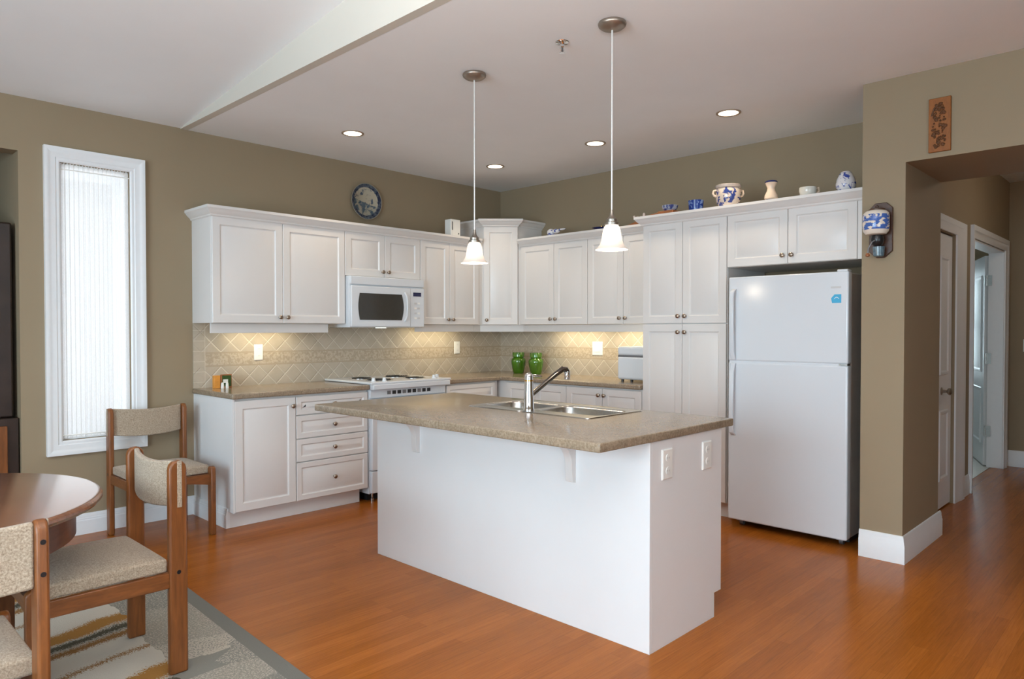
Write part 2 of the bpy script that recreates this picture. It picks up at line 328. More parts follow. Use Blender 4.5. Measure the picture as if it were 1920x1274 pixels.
# ------------------------------------------------------------------ mesh helpers
class MB:
    def __init__(s): s.v = []; s.f = []
    def add(s, vs, fs):
        k = len(s.v); s.v += [tuple(p) for p in vs]; s.f += [tuple(i+k for i in f) for f in fs]; return s
    def box(s, x0, x1, y0, y1, z0, z1):
        x0, x1 = min(x0, x1), max(x0, x1); y0, y1 = min(y0, y1), max(y0, y1); z0, z1 = min(z0, z1), max(z0, z1)
        return s.add([(x0,y0,z0),(x1,y0,z0),(x1,y1,z0),(x0,y1,z0),(x0,y0,z1),(x1,y0,z1),(x1,y1,z1),(x0,y1,z1)],
                     [(0,3,2,1),(4,5,6,7),(0,1,5,4),(1,2,6,5),(2,3,7,6),(3,0,4,7)])
    def obox(s, o, U, V, Wv):
        o, U, V, Wv = Vector(o), Vector(U), Vector(V), Vector(Wv)
        p = [o, o+U, o+U+V, o+V]; p += [q+Wv for q in p]
        return s.add(p, [(0,3,2,1),(4,5,6,7),(0,1,5,4),(1,2,6,5),(2,3,7,6),(3,0,4,7)])
    def loft(s, rings, closed=True, cap0=True, cap1=True, wrap=False):
        k = len(s.v); n = len(rings[0])
        for r in rings: s.v += [tuple(p) for p in r]
        m = len(rings)
        for i in range(m if wrap else m-1):
            a = k+i*n; b_ = k+((i+1) % m)*n
            for j in range(n if closed else n-1):
                j2 = (j+1) % n
                s.f.append((a+j, a+j2, b_+j2, b_+j))
        if not wrap:
            if cap0: s.f.append(tuple(k+j for j in range(n))[::-1])
            if cap1: s.f.append(tuple(k+(m-1)*n+j for j in range(n)))
        return s
    def lathe(s, c, prof, seg=24, axis=(0, 0, 1), ux=None, cap0=True, cap1=True, squash=1.0):
        c = Vector(c); ax = Vector(axis).normalized()
        u = Vector(ux) if ux else (Vector((1, 0, 0)) if abs(ax.x) < 0.9 else Vector((0, 1, 0)))
        u = (u-ax*u.dot(ax)).normalized(); w = ax.cross(u)*squash
        rings = [[c+ax*h+(u*math.cos(2*PI*j/seg)+w*math.sin(2*PI*j/seg))*max(r, 1e-4) for j in range(seg)] for r, h in prof]
        return s.loft(rings, True, cap0, cap1)
    def tube(s, pts, r, seg=10, cap=True):
        pts = [Vector(p) for p in pts]; rings = []
        rs = r if isinstance(r, (list, tuple)) else [r]*len(pts)
        prev = None
        for i, p in enumerate(pts):
            t = (pts[min(i+1, len(pts)-1)]-pts[max(i-1, 0)]).normalized()
            if prev is None:
                u = t.orthogonal().normalized()
            else:
                u = (prev-t*prev.dot(t)).normalized()
            prev = u; w = t.cross(u)
            rings.append([p+(u*math.cos(2*PI*j/seg)+w*math.sin(2*PI*j/seg))*rs[i] for j in range(seg)])
        return s.loft(rings, True, cap, cap)
    def sweep(s, path, prof, side=1):
        """path: 2D points; prof: (out, z) closed outline; out is measured to the left (side=1) of travel"""
        P = [Vector(p) for p in path]; rings = []
        for i, p in enumerate(P):
            d0 = (p-P[i-1]).normalized() if i > 0 else None
            d1 = (P[i+1]-p).normalized() if i < len(P)-1 else None
            def nrm(d): return Vector((-d.y, d.x))*side
            if d0 is None: mdir = nrm(d1)
            elif d1 is None: mdir = nrm(d0)
            else:
                a, b_ = nrm(d0), nrm(d1); mdir = (a+b_)/(1+a.dot(b_))
            rings.append([(p.x+mdir.x*o, p.y+mdir.y*o, z) for o, z in prof])
        return s.loft(rings, True, True, True)
    def prism(s, pts, z0, z1):
        n = len(pts); k = len(s.v)
        s.v += [(x, y, z0) for x, y in pts]+[(x, y, z1) for x, y in pts]
        s.f.append(tuple(k+i for i in range(n))[::-1]); s.f.append(tuple(k+n+i for i in range(n)))
        for i in range(n):
            j = (i+1) % n; s.f.append((k+i, k+j, k+n+j, k+n+i))
        return s
    def extrude(s, pts3, vec):
        n = len(pts3); k = len(s.v); vec = Vector(vec)
        s.v += [tuple(p) for p in pts3]+[tuple(Vector(p)+vec) for p in pts3]
        s.f.append(tuple(k+i for i in range(n))[::-1]); s.f.append(tuple(k+n+i for i in range(n)))
        for i in range(n):
            j = (i+1) % n; s.f.append((k+i, k+j, k+n+j, k+n+i))
        return s

def rrect(x0, x1, y0, y1, r, n=5, z=0.0):
    pts = []
    for cx, cy, a0 in ((x1-r, y1-r, 0), (x0+r, y1-r, 90), (x0+r, y0+r, 180), (x1-r, y0+r, 270)):
        for i in range(n):
            a = R(a0+90*i/(n-1)); pts.append((cx+r*math.cos(a), cy+r*math.sin(a), z))
    return pts

def link(name, mb, mat, parent=None, bevel=0, seg=2, smooth=True, local=False, angle=40, recalc=True):
    me = bpy.data.meshes.new(name)
    off = base_of(parent) if (parent is not None and not local) else Vector((0, 0, 0))
    me.from_pydata([tuple(Vector(p)-off) for p in mb.v], [], mb.f)
    if recalc:
        bm = bmesh.new(); bm.from_mesh(me); bmesh.ops.recalc_face_normals(bm, faces=bm.faces[:]); bm.to_mesh(me); bm.free()
    me.materials.append(mat)
    o = bpy.data.objects.new(name, me); COL.objects.link(o)
    if parent is not None: o.parent = parent
    if smooth:
        me.polygons.foreach_set('use_smooth', [True]*len(me.polygons)); me.set_sharp_from_angle(angle=R(angle))
    if bevel:
        bv = o.modifiers.new('edge', 'BEVEL'); bv.width = bevel; bv.segments = seg; bv.limit_method = 'ANGLE'; bv.angle_limit = R(40)
    me.update()
    return o
def tag(o, label, cat, group=None, kind=None):
    o['label'] = label; o['category'] = cat
    if group: o['group'] = group
    if kind: o['kind'] = kind
    return o
def thing(name, label, cat, loc=(0, 0, 0), rotz=0, group=None, kind=None):
    o = bpy.data.objects.new(name, None); COL.objects.link(o); o.empty_display_size = 0.1
    o.location = loc; o.rotation_euler = (0, 0, rotz)
    return tag(o, label, cat, group, kind)
def struct(name, mb, mat, label, cat, **k):
    return tag(link(name, mb, mat, **k), label, cat, None, 'structure')
def solo(name, mb, mat, label, cat, group=None, base=None, **k):
    """a thing that is one mesh, authored in world coordinates, with its origin moved to its base"""
    xs = [p[0] for p in mb.v]; ys = [p[1] for p in mb.v]; zs = [p[2] for p in mb.v]
    c = Vector(base) if base else Vector(((min(xs)+max(xs))/2, (min(ys)+max(ys))/2, min(zs)))
    mb.v = [tuple(Vector(p)-c) for p in mb.v]
    o = link(name, mb, mat, **k); o.location = c
    return tag(o, label, cat, group)
def copy_tree(o, parent=None):
    c = o.copy(); COL.objects.link(c)
    if parent is not None: c.parent = parent
    for ch in list(o.children): copy_tree(ch, c)
    return c

def wall_boxes(axis, p0, p1, a0, a1, z0, z1, openings):
    """axis 'x': wall runs along x, thickness p0..p1 in y; axis 'y': runs along y. openings: (a0,a1,z0,z1)"""
    mb = MB()
    A = sorted({a0, a1, *[q for o in openings for q in o[:2]]}); Z = sorted({z0, z1, *[q for o in openings for q in o[2:]]})
    A = [a for a in A if a0 <= a <= a1]; Z = [z for z in Z if z0 <= z <= z1]
    for i in range(len(A)-1):
        run = None
        for j in range(len(Z)-1):
            ca, cz = (A[i]+A[i+1])/2, (Z[j]+Z[j+1])/2
            hole = any(o[0] < ca < o[1] and o[2] < cz < o[3] for o in openings)
            if not hole:
                if run is None: run = [Z[j], Z[j+1]]
                else: run[1] = Z[j+1]
            if hole or j == len(Z)-2:
                if run:
                    if axis == 'x': mb.box(A[i], A[i+1], p0, p1, *run)
                    else: mb.box(p0, p1, A[i], A[i+1], *run)
                run = None
    return mb

# ------------------------------------------------------------------ the setting
H = 2.753; XE = -3.2106
struct('floor', MB().box(-8.7, 4.7, -8.3, 2.4, -0.10, 0.0), floor_m, 'cherry-coloured strip wood floor running through kitchen and hall', 'floor')
struct('floor_side_room', MB().box(1.35, 4.7, -3.765, -1.0, 0.0005, 0.004), tile_floor_m, 'pale tiled floor beyond the open hall door', 'floor')
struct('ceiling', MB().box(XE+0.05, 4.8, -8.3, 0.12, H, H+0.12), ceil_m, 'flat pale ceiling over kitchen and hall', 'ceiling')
vz = lambda y: 2.757+0.1052*(-y)
mb = MB(); mb.add([(-8.7, 0.12, vz(0.12)), (XE, 0.12, vz(0.12)), (XE, -8.3, vz(-8.3)), (-8.7, -8.3, vz(-8.3)),
                   (-8.7, 0.12, vz(0.12)+.1), (XE, 0.12, vz(0.12)+.1), (XE, -8.3, vz(-8.3)+.1), (-8.7, -8.3, vz(-8.3)+.1)],
                  [(0,3,2,1),(4,5,6,7),(0,1,5,4),(1,2,6,5),(2,3,7,6),(3,0,4,7)])
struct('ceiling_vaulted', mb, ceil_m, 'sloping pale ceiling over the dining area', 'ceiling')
mb = MB(); mb.extrude([(XE, 0.0, H-0.001), (XE, -8.3, H-0.001), (XE, -8.3, vz(-8.3)+.05), (XE, 0.0, vz(0)+.05)], (0.05, 0, 0))
struct('trim_1', mb, gable_m, 'white triangular drop face between sloping and flat ceilings', 'ceiling edge')

WIN = (-3.958, -3.548, 0.62, 2.392)
struct('wall_left', wall_boxes('x', 0, 0.14, -8.7, 0.0, 0, 2.80, [WIN, (-5.2, -4.178, 0, 2.425)]), wall_m, 'long taupe wall with narrow window and dark doorway', 'wall')
struct('wall_right', MB().box(0, 0.14, -3.76, 0.14, 0, H), wall_m, 'taupe wall behind the tall cabinets and refrigerator', 'wall')
XP = -0.792; Y1, Y2 = -3.770, -3.998; HO = 2.267; XB = -0.03
mb = wall_boxes('y', XP, XB, -8.3, Y1, 0, H, [(-5.7, Y2, -1, HO)])
struct('wall_hall_side', mb, wall_m, 'thick taupe wall with wide opening into the hall', 'wall')
D1 = (0.22, 1.02, 0, 2.04); D2 = (1.60, 2.905, 0, 2.07)
struct('wall_hall', wall_boxes('x', -3.86, -3.74, XB, 3.24, 0, H, [D1, D2]), wall_m, 'taupe hall wall with two white doors', 'wall')
struct('wall_hall_end', MB().box(3.12, 3.24, -5.9, -3.86, 0, H), wall_m, 'dim taupe wall at the end of the hall', 'wall')
struct('wall_hall_front', MB().box(XB, 3.24, -5.9, -5.78, 0, H), wall_m, 'taupe wall on the near side of the hall', 'wall')
struct('wall_side_room', wall_boxes('y', 4.6, 4.72, -3.86, -0.9, 0, H, [(-3.7, -2.4, 0.75, 2.05)]), wall_m, 'pale wall of the room beyond the hall', 'wall')
struct('wall_side_room_back', MB().box(1.3, 4.72, -1.0, -0.9, 0, H), trim_m, 'pale back wall of the room beyond the hall', 'wall')
struct('wall_side_room_left', MB().box(1.2, 1.3, -3.74, -0.9, 0, H), trim_m, 'pale left wall of the room beyond the hall', 'wall')
struct('wall_side_room_right', MB().box(3.24, 4.72, -3.86, -3.74, 0, H), wall_m, 'pale right wall of the room beyond the hall', 'wall')
struct('wall_dining', wall_boxes('y', -8.7, -8.58, -8.3, 0.12, 0, 3.75, [(-5.75, -2.25, 0.35, 2.55)]), wall_m, 'taupe dining room wall with wide window behind the camera', 'wall')
struct('wall_living', wall_boxes('x', -8.3, -8.18, -8.7, XB, 0, 3.75, [(-7.25, -3.95, 0.35, 2.55)]), wall_m, 'taupe living room wall with wide window behind the camera', 'wall')
# passage behind the doorway at far left
struct('wall_passage_back', MB().box(-5.6, -3.0, 2.2, 2.3, 0, 2.7), wall_m, 'dim taupe wall at the back of the passage', 'wall')
struct('wall_passage_right', MB().box(-3.9, -3.8, 0.14, 2.2, 0, 0.05), wall_m, 'dim taupe wall on the right of the passage', 'wall')
struct('wall_passage_left', MB().box(-5.6, -5.5, 0.14, 2.2, 0, 2.7), wall_m, 'dim taupe wall on the left of the passage', 'wall')
struct('ceiling_passage', MB().box(-5.6, -4.1, 0.14, 2.3, 2.7, 2.8), wall_m, 'dim ceiling of the passage', 'ceiling')
bpy.data.objects.remove(bpy.data.objects['wall_passage_right'])
struct('wall_passage_right', MB().box(-4.178, -4.10, 0.14, 2.2, 0, 2.7), wall_m, 'dim taupe wall on the right of the passage', 'wall')

# windows
def frame_strip(mb, axis, face, depth, a0, a1, z0, z1, w):
    for q in ((a0, a0+w, z0, z1), (a1-w, a1, z0, z1), (a0+w, a1-w, z1-w, z1), (a0+w, a1-w, z0, z0+w)):
        if axis == 'x': mb.box(q[0], q[1], face, face+depth, q[2], q[3])
        else: mb.box(face, face+depth, q[0], q[1], q[2], q[3])
    return mb
def casing_loop(x0, x1, z0, z1, prof, y0):
    """mitred moulded casing round an opening in a wall along x. prof: (distance outwards from opening, protrusion towards -y)"""
    rings = []
    for sx, sz in ((-1, -1), (1, -1), (1, 1), (-1, 1)):
        cx = x0 if sx < 0 else x1; cz = z0 if sz < 0 else z1
        rings.append([(cx+sx*d, y0-p, cz+sz*d) for d, p in prof])
    return MB().loft(rings, True, wrap=True)
w1 = thing('window_1', 'tall narrow white framed window in the long taupe wall', 'window', (-3.753, 0, 0.533), kind='structure')
prof = [(0.0, 0.0), (0.0, 0.010), (0.008, 0.016), (0.022, 0.016), (0.028, 0.020), (0.05, 0.022), (0.062, 0.026), (0.078, 0.032), (0.090, 0.032), (0.090, 0.0)]
link('casing', casing_loop(WIN[0], WIN[1], WIN[2], WIN[3], prof, 0.0), trim_m, w1, angle=25)
mb = MB(); frame_strip(mb, 'x', 0.030, 0.08, WIN[0]+0.0005, WIN[1]-0.0005, WIN[2]+0.0005, WIN[3]-0.0005, 0.022)
link('sash', mb, trim_m, w1, bevel=0.003)
link('pane', MB().box(WIN[0]+0.028, WIN[1]-0.028, 0.075, 0.080, WIN[2]+0.028, WIN[3]-0.028), glass_m, w1)
# the sheer curtain: gathered sheet on two rods inside the frame
cx0, cx1, cz0, cz1 = WIN[0]+0.006, WIN[1]-0.006, 0.642, 2.380
mb = MB(); n = 150; rows = [cz0-0.008, cz0+0.004, cz0+0.014, cz0+0.022, cz0+0.05, 1.0, 1.6, 2.2, cz1-0.075, cz1-0.062, cz1-0.05, cz1-0.012, cz1+0.008]
rings = []
for zi, z in enumerate(rows):
    ring = []
    for i in range(n+1):
        t = i/n
        a = 0.0026*math.sin(t*2*PI*15+0.9*math.sin(t*9))+0.0014*math.sin(t*2*PI*31+z*0.4)
        if zi in (1, 2, 10, 11): a *= 0.5
        ring.append((cx0+(cx1-cx0)*t, 0.0065+a, z+(0.005*math.sin(t*2*PI*23) if zi in (0, len(rows)-1) else 0)))
    rings.append(ring)
mb.loft(rings, closed=False, cap0=False, cap1=False)
ct = thing('sheer_curtain', 'white sheer gathered curtain covering the narrow window', 'curtain', (-3.753, 0.0065, 0.642))
link('cloth', mb, sheer_m, ct, angle=80, recalc=False)
link('rod', MB().tube([(WIN[0]+0.002, 0.0065, cz1-0.03), (WIN[1]-0.002, 0.0065, cz1-0.03)], 0.004), plate_m, ct)
link('rod', MB().tube([(WIN[0]+0.002, 0.0065, cz0+0.009), (WIN[1]-0.002, 0.0065, cz0+0.009)], 0.004), plate_m, ct)
# off-camera dining and living windows, frames with mullions
w2 = thing('window_2', 'wide dining room window behind the camera', 'window', (-8.6, -4, 0.35), kind='structure')
mb = MB(); frame_strip(mb, 'y', -8.66, 0.09, -5.749, -2.251, 0.351, 2.549, 0.06)
for y in (-4.6, -3.4): mb.box(-8.64, -8.58, y-0.03, y+0.03, 0.41, 2.49)
link('window_frame', mb, trim_m, w2); link('pane', MB().box(-8.63, -8.625, -5.69, -2.31, 0.41, 2.49), glass_m, w2)
w3 = thing('window_3', 'wide living room window behind the camera', 'window', (-5.6, -8.2, 0.35), kind='structure')
mb = MB(); frame_strip(mb, 'x', -8.26, 0.09, -7.249, -3.951, 0.351, 2.549, 0.06)
for x in (-6.15, -5.05): mb.box(x-0.03, x+0.03, -8.24, -8.18, 0.41, 2.49)
link('window_frame', mb, trim_m, w3); link('pane', MB().box(-7.19, -4.01, -8.23, -8.225, 0.41, 2.49), glass_m, w3)
w4 = thing('window_4', 'bright window in the room beyond the hall door', 'window', (4.6, -3.05, 0.75), kind='structure')
mb = MB(); frame_strip(mb, 'y', 4.57, 0.10, -3.70, -2.40, 0.75, 2.05, 0.05); mb.box(4.58, 4.66, -3.65, -2.45, 1.36, 1.41)
link('window_frame', mb, trim_m, w4); link('pane', MB().box(4.65, 4.655, -3.65, -2.45, 0.80, 2.0), glass_m, w4)
mb = MB()
for i in range(26):
    z = 0.82+i*0.0455; mb.obox((4.52, -3.64, z), (0.03, 0, 0.02), (0, 1.18, 0), (0.0015, 0, -0.002))
solo('window_blind', mb, plate_m, 'white slatted blind on the window beyond the hall door', 'blind')
solo('dark_cabinet', MB().box(4.2, 4.55, -3.60, -2.5, 0.0045, 0.72), black_m, 'dark low cabinet below the window beyond the hall door', 'cabinet', bevel=0.01)

# baseboards
BB = [(0, 0), (0.016, 0), (0.016, 0.088), (0.013, 0.094), (0.013, 0.102), (0.010, 0.108), (0.010, 0.118), (0.006, 0.130), (0, 0.133)]
BBP = [(o, z*1.18) for o, z in BB]
struct('baseboard_left', MB().sweep([(-4.178, 0), (-3.124, 0)], BB, -1), trim_m, 'white baseboard under the narrow window', 'baseboard', angle=25)
struct('baseboard_pillar', MB().sweep([(XP, Y1+0.001), (XP, Y2), (XB+0.05, Y2)], BBP, -1), trim_m, 'tall white baseboard wrapping the taupe wall end by the hall', 'baseboard', angle=25)
struct('baseboard_hall', MB().sweep([(1.26, -3.86), (1.50, -3.86)], BBP, -1), trim_m, 'white baseboard between the two hall doors', 'baseboard')
struct('baseboard_hall_end', MB().sweep([(3.12, -3.862), (3.12, -5.78)], BBP, -1), trim_m, 'white baseboard on the end wall of the hall', 'baseboard')

# hall doors
d1 = thing('door_1', 'closed white panelled closet door in the hall', 'door', (0.62, -3.86, 0), kind='structure')
CP = [(0.0, 0.0), (0.0, 0.012), (0.02, 0.014), (0.05, 0.018), (0.06, 0.024), (0.085, 0.026), (0.10, 0.026), (0.10, 0.0)]
def door_casing(x0, x1, zt, w, parent):
    k = w/0.10; rings = []
    for cx, sx, cz, sz in ((x0, -1, 0.0, 0), (x0, -1, zt, 1), (x1, 1, zt, 1), (x1, 1, 0.0, 0)):
        rings.append([(cx+sx*d*k, -3.86-p, cz+sz*d) for d, p in CP])
    return link('casing', MB().loft(rings, True), trim_m, parent, angle=25)
door_casing(D1[0], D1[1], 2.045, 0.24, d1)
def panel_door(o, U, Nn, w, h, t, panels):
    """a flush door slab with raised panels on its face"""
    o, U, Nn = Vector(o), Vector(U).normalized(), Vector(Nn).normalized(); mb = MB()
    mb.obox(o, U*w, Vector((0, 0, h)), -Nn*t)
    for (u0, u1, v0, v1) in panels:
        rings = []
        for ins, dp in ((0, 0.0), (0.006, 0.010), (0.022, 0.010), (0.034, 0.001), (0.065, 0.007)):
            rings.append([o+U*a+Vector((0, 0, b_))+Nn*dp for a, b_ in ((u0+ins, v0+ins), (u1-ins, v0+ins), (u1-ins, v1-ins), (u0+ins, v1-ins))])
        mb.loft(rings, True, False, True)
    return mb
pn = [(a, a+0.25, z0, z1) for a in (0.11, 0.44) for z0, z1 in ((0.20, 0.72), (0.98, 1.86))]
leaf = link('leaf', panel_door((D1[0]+0.003, -3.838, 0.012), (1, 0, 0), (0, -1, 0), 0.794, 2.02, 0.035, pn), trim_m, d1, angle=25)
link('knob', MB().lathe((0.735, -3.838, 0.875), [(0.028, 0), (0.028, 0.004), (0.010, 0.008), (0.010, 0.035), (0.024, 0.045), (0.027, 0.056), (0.018, 0.066), (0.004, 0.069)], 20, (0, -1, 0)), nickel_m, leaf)
d2 = thing('door_2', 'white hall door standing open into a bright room', 'door', (2.25, -3.86, 0), kind='structure')
door_casing(D2[0], D2[1], 2.075, 0.10, d2)
mb = MB(); mb.box(D2[0]-0.001, D2[0]+0.012, -3.86, -3.735, 0.001, 2.07); mb.box(D2[1]-0.012, D2[1]+0.001, -3.86, -3.735, 0.001, 2.07); mb.box(D2[0]+0.012, D2[1]-0.012, -3.86, -3.735, 2.058, 2.071)
link('jamb', mb, trim_m, d2)
a = R(20); U = Vector((math.cos(a), math.sin(a), 0)); Nn = Vector((-math.sin(a), math.cos(a), 0))
leaf = link('leaf', panel_door((2.93, -3.70, 0.012), U, Nn, 0.76, 2.03, 0.035, [(0.12, 0.64, 0.9, 1.85), (0.12, 0.64, 0.2, 0.75)]), trim_m, d2, angle=25)
for z in (0.35, 1.05, 1.80):
    link('hinge', MB().box(D2[1]-0.018, D2[1]-0.011, -3.765, -3.72, z-0.05, z+0.05).lathe((D2[1]-0.012, -3.722, z-0.05), [(0.008, 0), (0.008, 0.1)], 10), steel_m, d2)

# ------------------------------------------------------------------ cabinet builders
LY = (Vector((1, 0, 0)), Vector((0, -1, 0)))     # cabinets on the left wall: across = +x, out = -y
RX = (Vector((0, -1, 0)), Vector((-1, 0, 0)))    # cabinets on the right wall: across = -y, out = -x
DG = (Vector((1, -1, 0)).normalized(), Vector((-1, -1, 0)).normalized())
def door_front(o, fr, w, h, border=0.055, t=0.020):
    U, Nn = fr; o = Vector(o); mb = MB(); rings = []
    g = 0.0016
    for ins, dp in ((g, 0.0), (g, t-0.003), (g+0.003, t), (border, t), (border+0.007, t-0.008), (border+0.012, t-0.009), (border+0.036, t-0.0015), (border+0.039, t-0.0005)):
        rings.append([o+U*a+Vector((0, 0, b_))+Nn*dp for a, b_ in ((ins, ins), (w-ins, ins), (w-ins, h-ins), (ins, h-ins))])
    return mb.loft(rings, True)
KP = [(0.008, 0), (0.007, 0.004), (0.0055, 0.010), (0.008, 0.016), (0.0145, 0.020), (0.0155, 0.025), (0.012, 0.029), (0.004, 0.031)]
def put_door(parent, o, fr, w, h, knob=None, name='door', border=0.055):
    d = link(name, door_front(o, fr, w, h, border), cab_m, parent, angle=25)
    if knob:
        U, Nn = fr
        link('knob', MB().lathe(Vector(o)+U*knob[0]+Vector((0, 0, knob[1]))+Nn*0.0195, KP, 16, Nn), knob_m, d)
    return d
CR = [(0, 2.108), (0.004, 2.108), (0.010, 2.114), (0.012, 2.122), (0.022, 2.130), (0.036, 2.144), (0.044, 2.156), (0.050, 2.160), (0.050, 2.178), (0, 2.178)]
def cr_at(dz): return [(o, z+dz) for o, z in CR]
UB, UT = 1.375, 2.112; UY = -0.317
def upper(label, x0, x1, gap, z0=UB, left_end=False, valance=None, cat='cabinet'):
    c = thing('upper_cabinet', label, cat, ((x0+x1)/2, -0.16, z0), group='white upper cabinets')
    link('body', MB().box(x0, x1, 0, UY, z0, UT+0.062), cab_m, c, bevel=0.001)
    h = UT-z0
    put_door(c, (x0+0.001, UY, z0), LY, gap-x0-0.001, h, (gap-x0-0.030, 0.045))
    put_door(c, (gap, UY, z0), LY, x1-gap-0.001, h, (0.030, 0.045))
    yf = UY-0.020
    path = [(x0, 0), (x0, yf), (x1, yf)] if left_end else [(x0, yf), (x1, yf)]
    link('crown_moulding', MB().sweep(path, CR, -1), cab_m, c, angle=25)
    if valance: link('valance', MB().box(*valance), cab_m, c, bevel=0.002)
    return c
X0, X1, X2, X3, X4 = -3.138, -2.080, -1.323, -0.626, -0.568
upper('wide white two-door upper cabinet at the end beside the narrow window', X0, X1, -2.612, left_end=True, valance=(X0+0.02, -2.19, -0.262, -0.244, 1.305, UB))
upper('short white two-door upper cabinet directly above the microwave', X1, X2, -1.697, z0=1.760)
upper('white two-door upper cabinet between microwave and diagonal corner cabinet', X2, X3, -0.987, valance=(X2+0.005, X3, -0.262, -0.244, 1.310, UB))
# diagonal corner cabinet, taller
cc = thing('corner_cabinet', 'tall diagonal white corner cabinet with single door', 'cabinet', (-0.3, -0.3, UB))
A_ = Vector((-0.5755, -0.3245, 0)); B_ = Vector((-0.3245, -0.5755, 0))
CT = 2.302
pts = [(0, 0), (X4, 0), (X4, -0.318), (A_.x+0.0, A_.y), (B_.x, B_.y), (-0.318, X4), (0, X4)]
mb = MB().prism([(0, 0), (X4, 0), (X4, -0.332), (-0.332, X4), (0, X4)], UB, CT+0.062); link('body', mb, cab_m, cc, bevel=0.001)
fl = math.hypot(X4+0.332, -0.332-X4); o0 = Vector((X4, -0.332, UB))+DG[0]*0.004
put_door(cc, o0, DG, fl-0.008, CT-UB, (0.030, 0.045))
link('crown_moulding', MB().sweep([(X4, 0), (X4, -0.342), (X4-0.010, -0.352), (-0.352, X4-0.010), (-0.342, X4), (0, X4)], cr_at(CT-UT), -1), cab_m, cc, angle=25)
link('filler', MB().box(X3+0.002, X4, 0, -0.322, UB, UT+0.06), cab_m, cc)
link('filler', MB().box(0, -0.322, X4, -0.593, UB, UT+0.06), cab_m, cc)
link('valance', MB().obox(Vector((X4+0.03, -0.262, 1.310)), (0.262-0.538+0.57, -(0.262-0.538+0.57), 0), (0.012, 0.012, 0), (0, 0, UB-1.310)).box(X3+0.002, X4+0.03, -0.262, -0.244, 1.310, UB), cab_m, cc)
# right-hand uppers
RXF = -0.315
def upper_r(label, y0, y1, gap, first):
    c = thing('upper_cabinet', label, 'cabinet', (-0.16, (y0+y1)/2, UB), group='white upper cabinets')
    link('body', MB().box(0, RXF, y0, y1, UB, UT+0.062), cab_m, c, bevel=0.001)
    h = UT-UB
    put_door(c, (RXF, y0-0.001, UB), RX, y0-gap-0.001, h, (y0-gap-0.030, 0.05))
    put_door(c, (RXF, gap, UB), RX, gap-y1-0.001, h, (0.030, 0.05))
    link('crown_moulding', MB().sweep([(RXF-0.020, y0+(0.004 if first else 0)), (RXF-0.020, y1)], CR, -1), cab_m, c, angle=25)
    link('valance', MB().box(-0.262, -0.244, y0 if not first else y0+0.028, y1, 1.310, UB-(0.002 if first else 0)), cab_m, c, bevel=0.002)
    return c
YA, YB, YC, YD, YE = -0.600, -1.393, -2.147, -2.836, -3.692
upper_r('white two-door upper cabinet right of the diagonal corner cabinet', YA, YB, -1.010, True)
upper_r('white two-door upper cabinet left of the tall pantry', YB, YC, -1.766, False)
# pantry
PX = -0.604; YCP = YC-0.0025
pc = thing('pantry_cabinet', 'tall white four-door pantry left of the refrigerator', 'cabinet', (-0.3, (YCP+YD)/2, 0))
link('body', MB().box(-0.022, PX, YCP, YD, 0.112, UT+0.070), cab_m, pc, bevel=0.001)
link('toe_kick', MB().box(-0.3, -0.545, YCP+0.002, YD-0.002, 0.0, 0.112), cab_m, pc)
gp = -2.488; h = UT+0.012-1.372
for z, hh, kz in ((1.372, h, 0.055), (0.114, 1.256, 1.256-0.060)):
    put_door(pc, (PX, YCP-0.001, z), RX, YCP-gp-0.001, hh, (YCP-gp-0.028, kz))
    put_door(pc, (PX, gp, z), RX, gp-YD-0.001, hh, (0.028, kz))
link('crown_moulding', MB().sweep([(-0.392, YCP), (PX-0.020, YCP), (PX-0.020, YD)], cr_at(0.004), -1), cab_m, pc, angle=25)
# above the refrigerator
fc = thing('upper_cabinet', 'wide white two-door cabinet directly above the refrigerator', 'cabinet', (-0.3, (YD+YE)/2, 1.758), group='white upper cabinets')
link('body', MB().box(-0.022, PX, YD-0.002, YE, 1.758, UT+0.070), cab_m, fc, bevel=0.001)
h = UT+0.012-1.758
put_door(fc, (PX, YD-0.001, 1.758), RX, YD+3.262-0.001, h, (YD+3.262-0.030, 0.055))
put_door(fc, (PX, -3.262, 1.758), RX, -3.262-YE-0.001, h, (0.030, 0.055))
link('filler', MB().box(0, PX-0.018, YE, Y1+0.001, 1.758, UT+0.062), cab_m, fc)
link('crown_moulding', MB().sweep([(PX-0.020, YD), (PX-0.020, Y1+0.001)], cr_at(0.004), -1), cab_m, fc, angle=25)

# base cabinets, left of the range
BY = -0.612; BT = 0.868; BX0, BX1 = -3.122, -2.072
bd = thing('base_cabinet', 'white single-door base cabinet with exposed end panel beside the chair', 'cabinet', (-2.9, -0.3, 0), group='white base cabinets')
xm = -2.676
link('body', MB().box(BX0, xm, -0.022, BY, 0.112, BT), cab_m, bd, bevel=0.001)
link('end_panel', MB().extrude([(BX0-0.012, 0, 0), (BX0-0.012, -0.554, 0), (BX0-0.012, -0.554, 0.112), (BX0-0.012, BY-0.02, 0.112), (BX0-0.012, BY-0.02, BT), (BX0-0.012, 0, BT)], (0.012, 0, 0)), lam_m, bd)
link('toe_kick', MB().box(BX0, xm, -0.3, -0.554, 0, 0.112), cab_m, bd)
put_door(bd, (BX0+0.001, BY, 0.113), LY, xm-BX0-0.002, BT-0.113-0.012, (xm-BX0-0.032, BT-0.113-0.075))
link('baseboard', MB().sweep([(BX0-0.012, 0.0-0.017), (BX0-0.012, -0.554)], BB, -1), trim_m, bd, angle=25)
dr = thing('drawer_cabinet', 'white four-drawer base cabinet left of the range', 'cabinet', (-2.37, -0.3, 0))
link('body', MB().box(xm, BX1, -0.022, BY, 0.112, BT), cab_m, dr, bevel=0.001)
link('toe_kick', MB().box(xm, BX1-0.03, -0.3, -0.554, 0, 0.112), cab_m, dr)
dz = [0.113, 0.388, 0.554, 0.722, 0.857]
